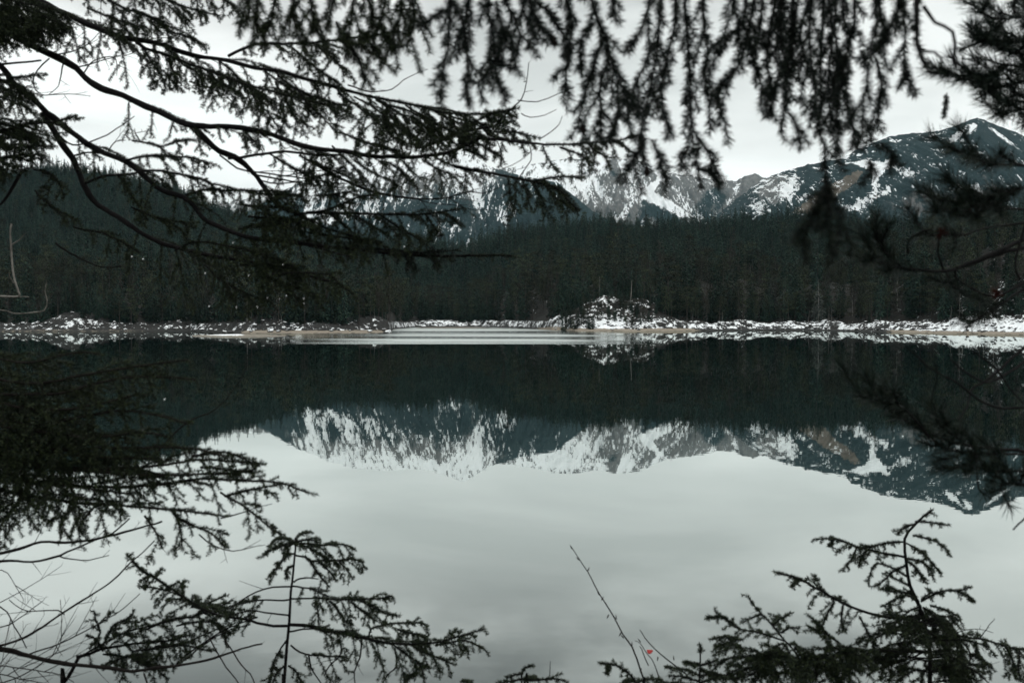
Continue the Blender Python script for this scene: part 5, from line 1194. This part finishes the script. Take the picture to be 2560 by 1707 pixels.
# ---- leafless shrub, lower left
T6 = tree_root('bare_shrub', -260, 4.4, 'leafless shrub with long arching branches at the lower left corner', 'shrub')
b = lambda *a, **k: build_branch(T6, *a, name='branch', wmat=M_twig, **k)
b('6', '-700,1000 -300,760 0,680 130,650 280,605 450,610 600,600 700,575 850,545 1000,500 1100,470', 4.4, 4.3, 10, 5, 'bare', side_len=.18, f0=.5)
b('6', '-700,1100 -300,800 0,740 150,740 260,735 400,690 540,630 640,590 760,550 880,450', 4.4, 4.3, 9, 4, 'bare', side_len=.18, f0=.5)
b('6', '-700,1500 -300,1400 0,1330 180,1280 300,1200 440,1100 600,990 760,880 880,760 960,690 1050,600', 4.4, 4.3, 9, 3, 'bare', side_len=.15, f0=.4)
b('6', '-700,1350 -300,1320 0,1340 180,1385 350,1420 530,1445 700,1460 800,1480 900,1495 1050,1480 1200,1460 1400,1410 1600,1350 1780,1300', 4.4, 4.3, 17, 4, 'bare', side_len=.14, f0=.5)
b('6', '-400,1250 0,1190 120,1130 200,1080 290,1010', 4.4, 4.3, 5, 2, 'bare', side_len=.15)
b('6', '400,700 550,730 650,720 740,700', 4.4, 4.3, 4, 2, 'bare', side_len=.1)
b('6', '440,1100 400,1070 250,1075 150,1060 60,1000', 4.4, 4.3, 4, 2, 'bare', side_len=.2)
b('6', '200,1370 420,1290 640,1180 850,1050 950,960', 4.4, 4.3, 4, 2, 'bare', side_len=.2)
b('6', '980,1500 1000,1560 1010,1620', 4.4, 4.3, 5, 4, 'none')
b('6', '-300,1000 0,1050 100,1180 180,1330', 4.4, 4.3, 4, 3, 'bare', side_len=.3)
b('6', '-200,1550 0,1450 200,1470 400,1500 500,1560', 4.4, 4.3, 4, 2, 'bare', side_len=.35, spacing=.05)
b('6', '-200,1480 0,1500 150,1540 300,1568', 4.4, 4.3, 4, 2, 'bare', side_len=.35, spacing=.05)
b('6', '-200,1600 100,1540 300,1420 400,1300 410,1000', 4.4, 4.3, 4, 1.5, 'bare', side_len=.25)
b('6', '-200,900 0,800 100,900 160,1000', 4.4, 4.3, 3, 1.5, 'bare', side_len=.3)
b('6', '1420,1250 1500,1400 1570,1500 1620,1568', 4.4, 4.3, 4, 3, 'bare', side_len=.08)
b('6', '1530,1280 1640,1440 1700,1500 1740,1600', 4.4, 4.3, 4, 3, 'bare', side_len=.12)
settle(T6)

# ---- bare upright twig with buds and a red leaf
T7 = tree_root('budded_twig', 1640, 4.2, 'single leaning bare twig with buds and one red leaf, bottom centre', 'plant')
b = lambda *a, **k: build_branch(T7, *a, wmat=M_twig, **k)
b('F', '1650,1850 1612,1707 1581,1621 1558,1585 1536,1545 1500,1486 1470,1430 1448,1398 1428,1366', 4.2, 4.15, 6, 2, 'none', name='stem')
b('8', '340,1290 300,1180 260,1120 220,1060 195,1045', 4.2, 4.2, 3, 1.5, 'none', name='stem')
b('8', '480,1230 400,1170 300,1090 250,1030 222,985', 4.2, 4.15, 4, 2, 'none', name='stem')
b('8', '270,1180 240,1110 220,1075', 4.2, 4.15, 3, 2, 'none', name='stem')
def bud(x, y, ang, l=.022, m=None, w=.0028, nm='bud'):
    c_ = P(x, y, 4.18); d = np.array([math.cos(ang), 0, math.sin(ang)]); a_ = np.linspace(0, 1, 6)
    ww = Wood(); ww.add(c_ + d * (a_ * l)[:, None], np.array([.3, .9, 1, .8, .4, .05]) * w, 6); link(nm, ww.mesh(nm), m or M_twig, T7)
for x, y, a_ in ((1430, 1372, 2.0), (1449, 1400, 2.4), (1469, 1428, 1.2), (1500, 1488, 2.2), (1503, 1500, 1.0), (1522, 1535, 4.3), (1541, 1548, 1.7), (1553, 1580, 4.2), (1560, 1595, 2.3), (1580, 1615, 1.6), (1602, 1605, 2.2), (1645, 1640, 4.6), (1685, 1650, 1.7), (1600, 1680, 1.2)): bud(x, y, a_)
lw_ = []
cc = P(1624, 1627, 4.15)
a_ = np.linspace(0, 2 * np.pi, 20, endpoint=False); rr = .013 * (1 + .12 * np.cos(3 * a_))
top = np.stack([cc[0] + rr * 1.0 * np.cos(a_), cc[1] + .010 * np.sin(a_), cc[2] + rr * .42 * np.sin(a_) + .003 * np.cos(2 * a_)], 1)
V = np.vstack([top, top + [0, .0012, 0]]); fc = list(range(20)) + list(range(39, 19, -1)); npf = [20, 20]
for i in range(20): fc += [i, (i + 1) % 20, (i + 1) % 20 + 20, i + 20][::-1]; npf.append(4)
link('leaf', np_mesh('leaf', V, fc, npf), M_red, T7)
settle(T7)

# ---- pale birch limb at the left edge
T8 = tree_root('birch_tree', -420, 6.5, 'slim birch with a kinked white limb showing at the left edge', 'tree')
trunk(T8, (-420 - CX) / F * 6.5, 6.5, 1.8, 9.5, .07, .015, mt=M_birch)
b = lambda *a, **k: build_branch(T8, *a, wmat=M_birch, **k)
b('4', '-1200,520 -500,520 -100,505 20,500 130,500 128,470 115,420 95,350 85,250 78,180 72,60 80,0', 6.5, 6.4, 6, 5, 'none')
b('4', '85,140 130,110 170,65', 6.5, 6.4, 4, 2, 'none')
b('4', '130,498 200,498', 6.5, 6.4, 3, 2, 'none')
b('4', '95,400 70,370 60,330', 6.5, 6.4, 4, 2, 'none')
b('4', '-1200,560 -400,570 0,592 100,615 170,610 230,598 300,585 318,520 305,460 320,400', 6.5, 6.4, 5, 3, 'none')
settle(T8)
print('needles', NEED)

# ------------------------------------------------------------------ haze
hz = bpy.data.meshes.new('haze')
xa, xb, ya, yb, za, zb = -7200, 7200, -1600, 7200, -6.6, 1000
Vh = np.array([[x, y, z] for z in (za, zb) for (x, y) in ((xa, ya), (xb, ya), (xb, yb), (xa, yb))])
hz = np_mesh('haze', Vh, [0, 3, 2, 1, 4, 5, 6, 7, 0, 1, 5, 4, 1, 2, 6, 5, 2, 3, 7, 6, 3, 0, 4, 7], 4)
mh = bpy.data.materials.new('haze'); mh.use_nodes = True; t = mh.node_tree; t.nodes.clear()
o = N(t, 'ShaderNodeOutputMaterial'); pv = N(t, 'ShaderNodeVolumePrincipled'); pv.inputs['Density'].default_value = 2.5e-5; pv.inputs['Color'].default_value = (.42, .74, .86, 1)
t.links.new(pv.outputs[0], o.inputs['Volume'])
tag(link('haze', hz, mh), 'thin bluish air between the lake and the mountains', None, None, 'stuff')
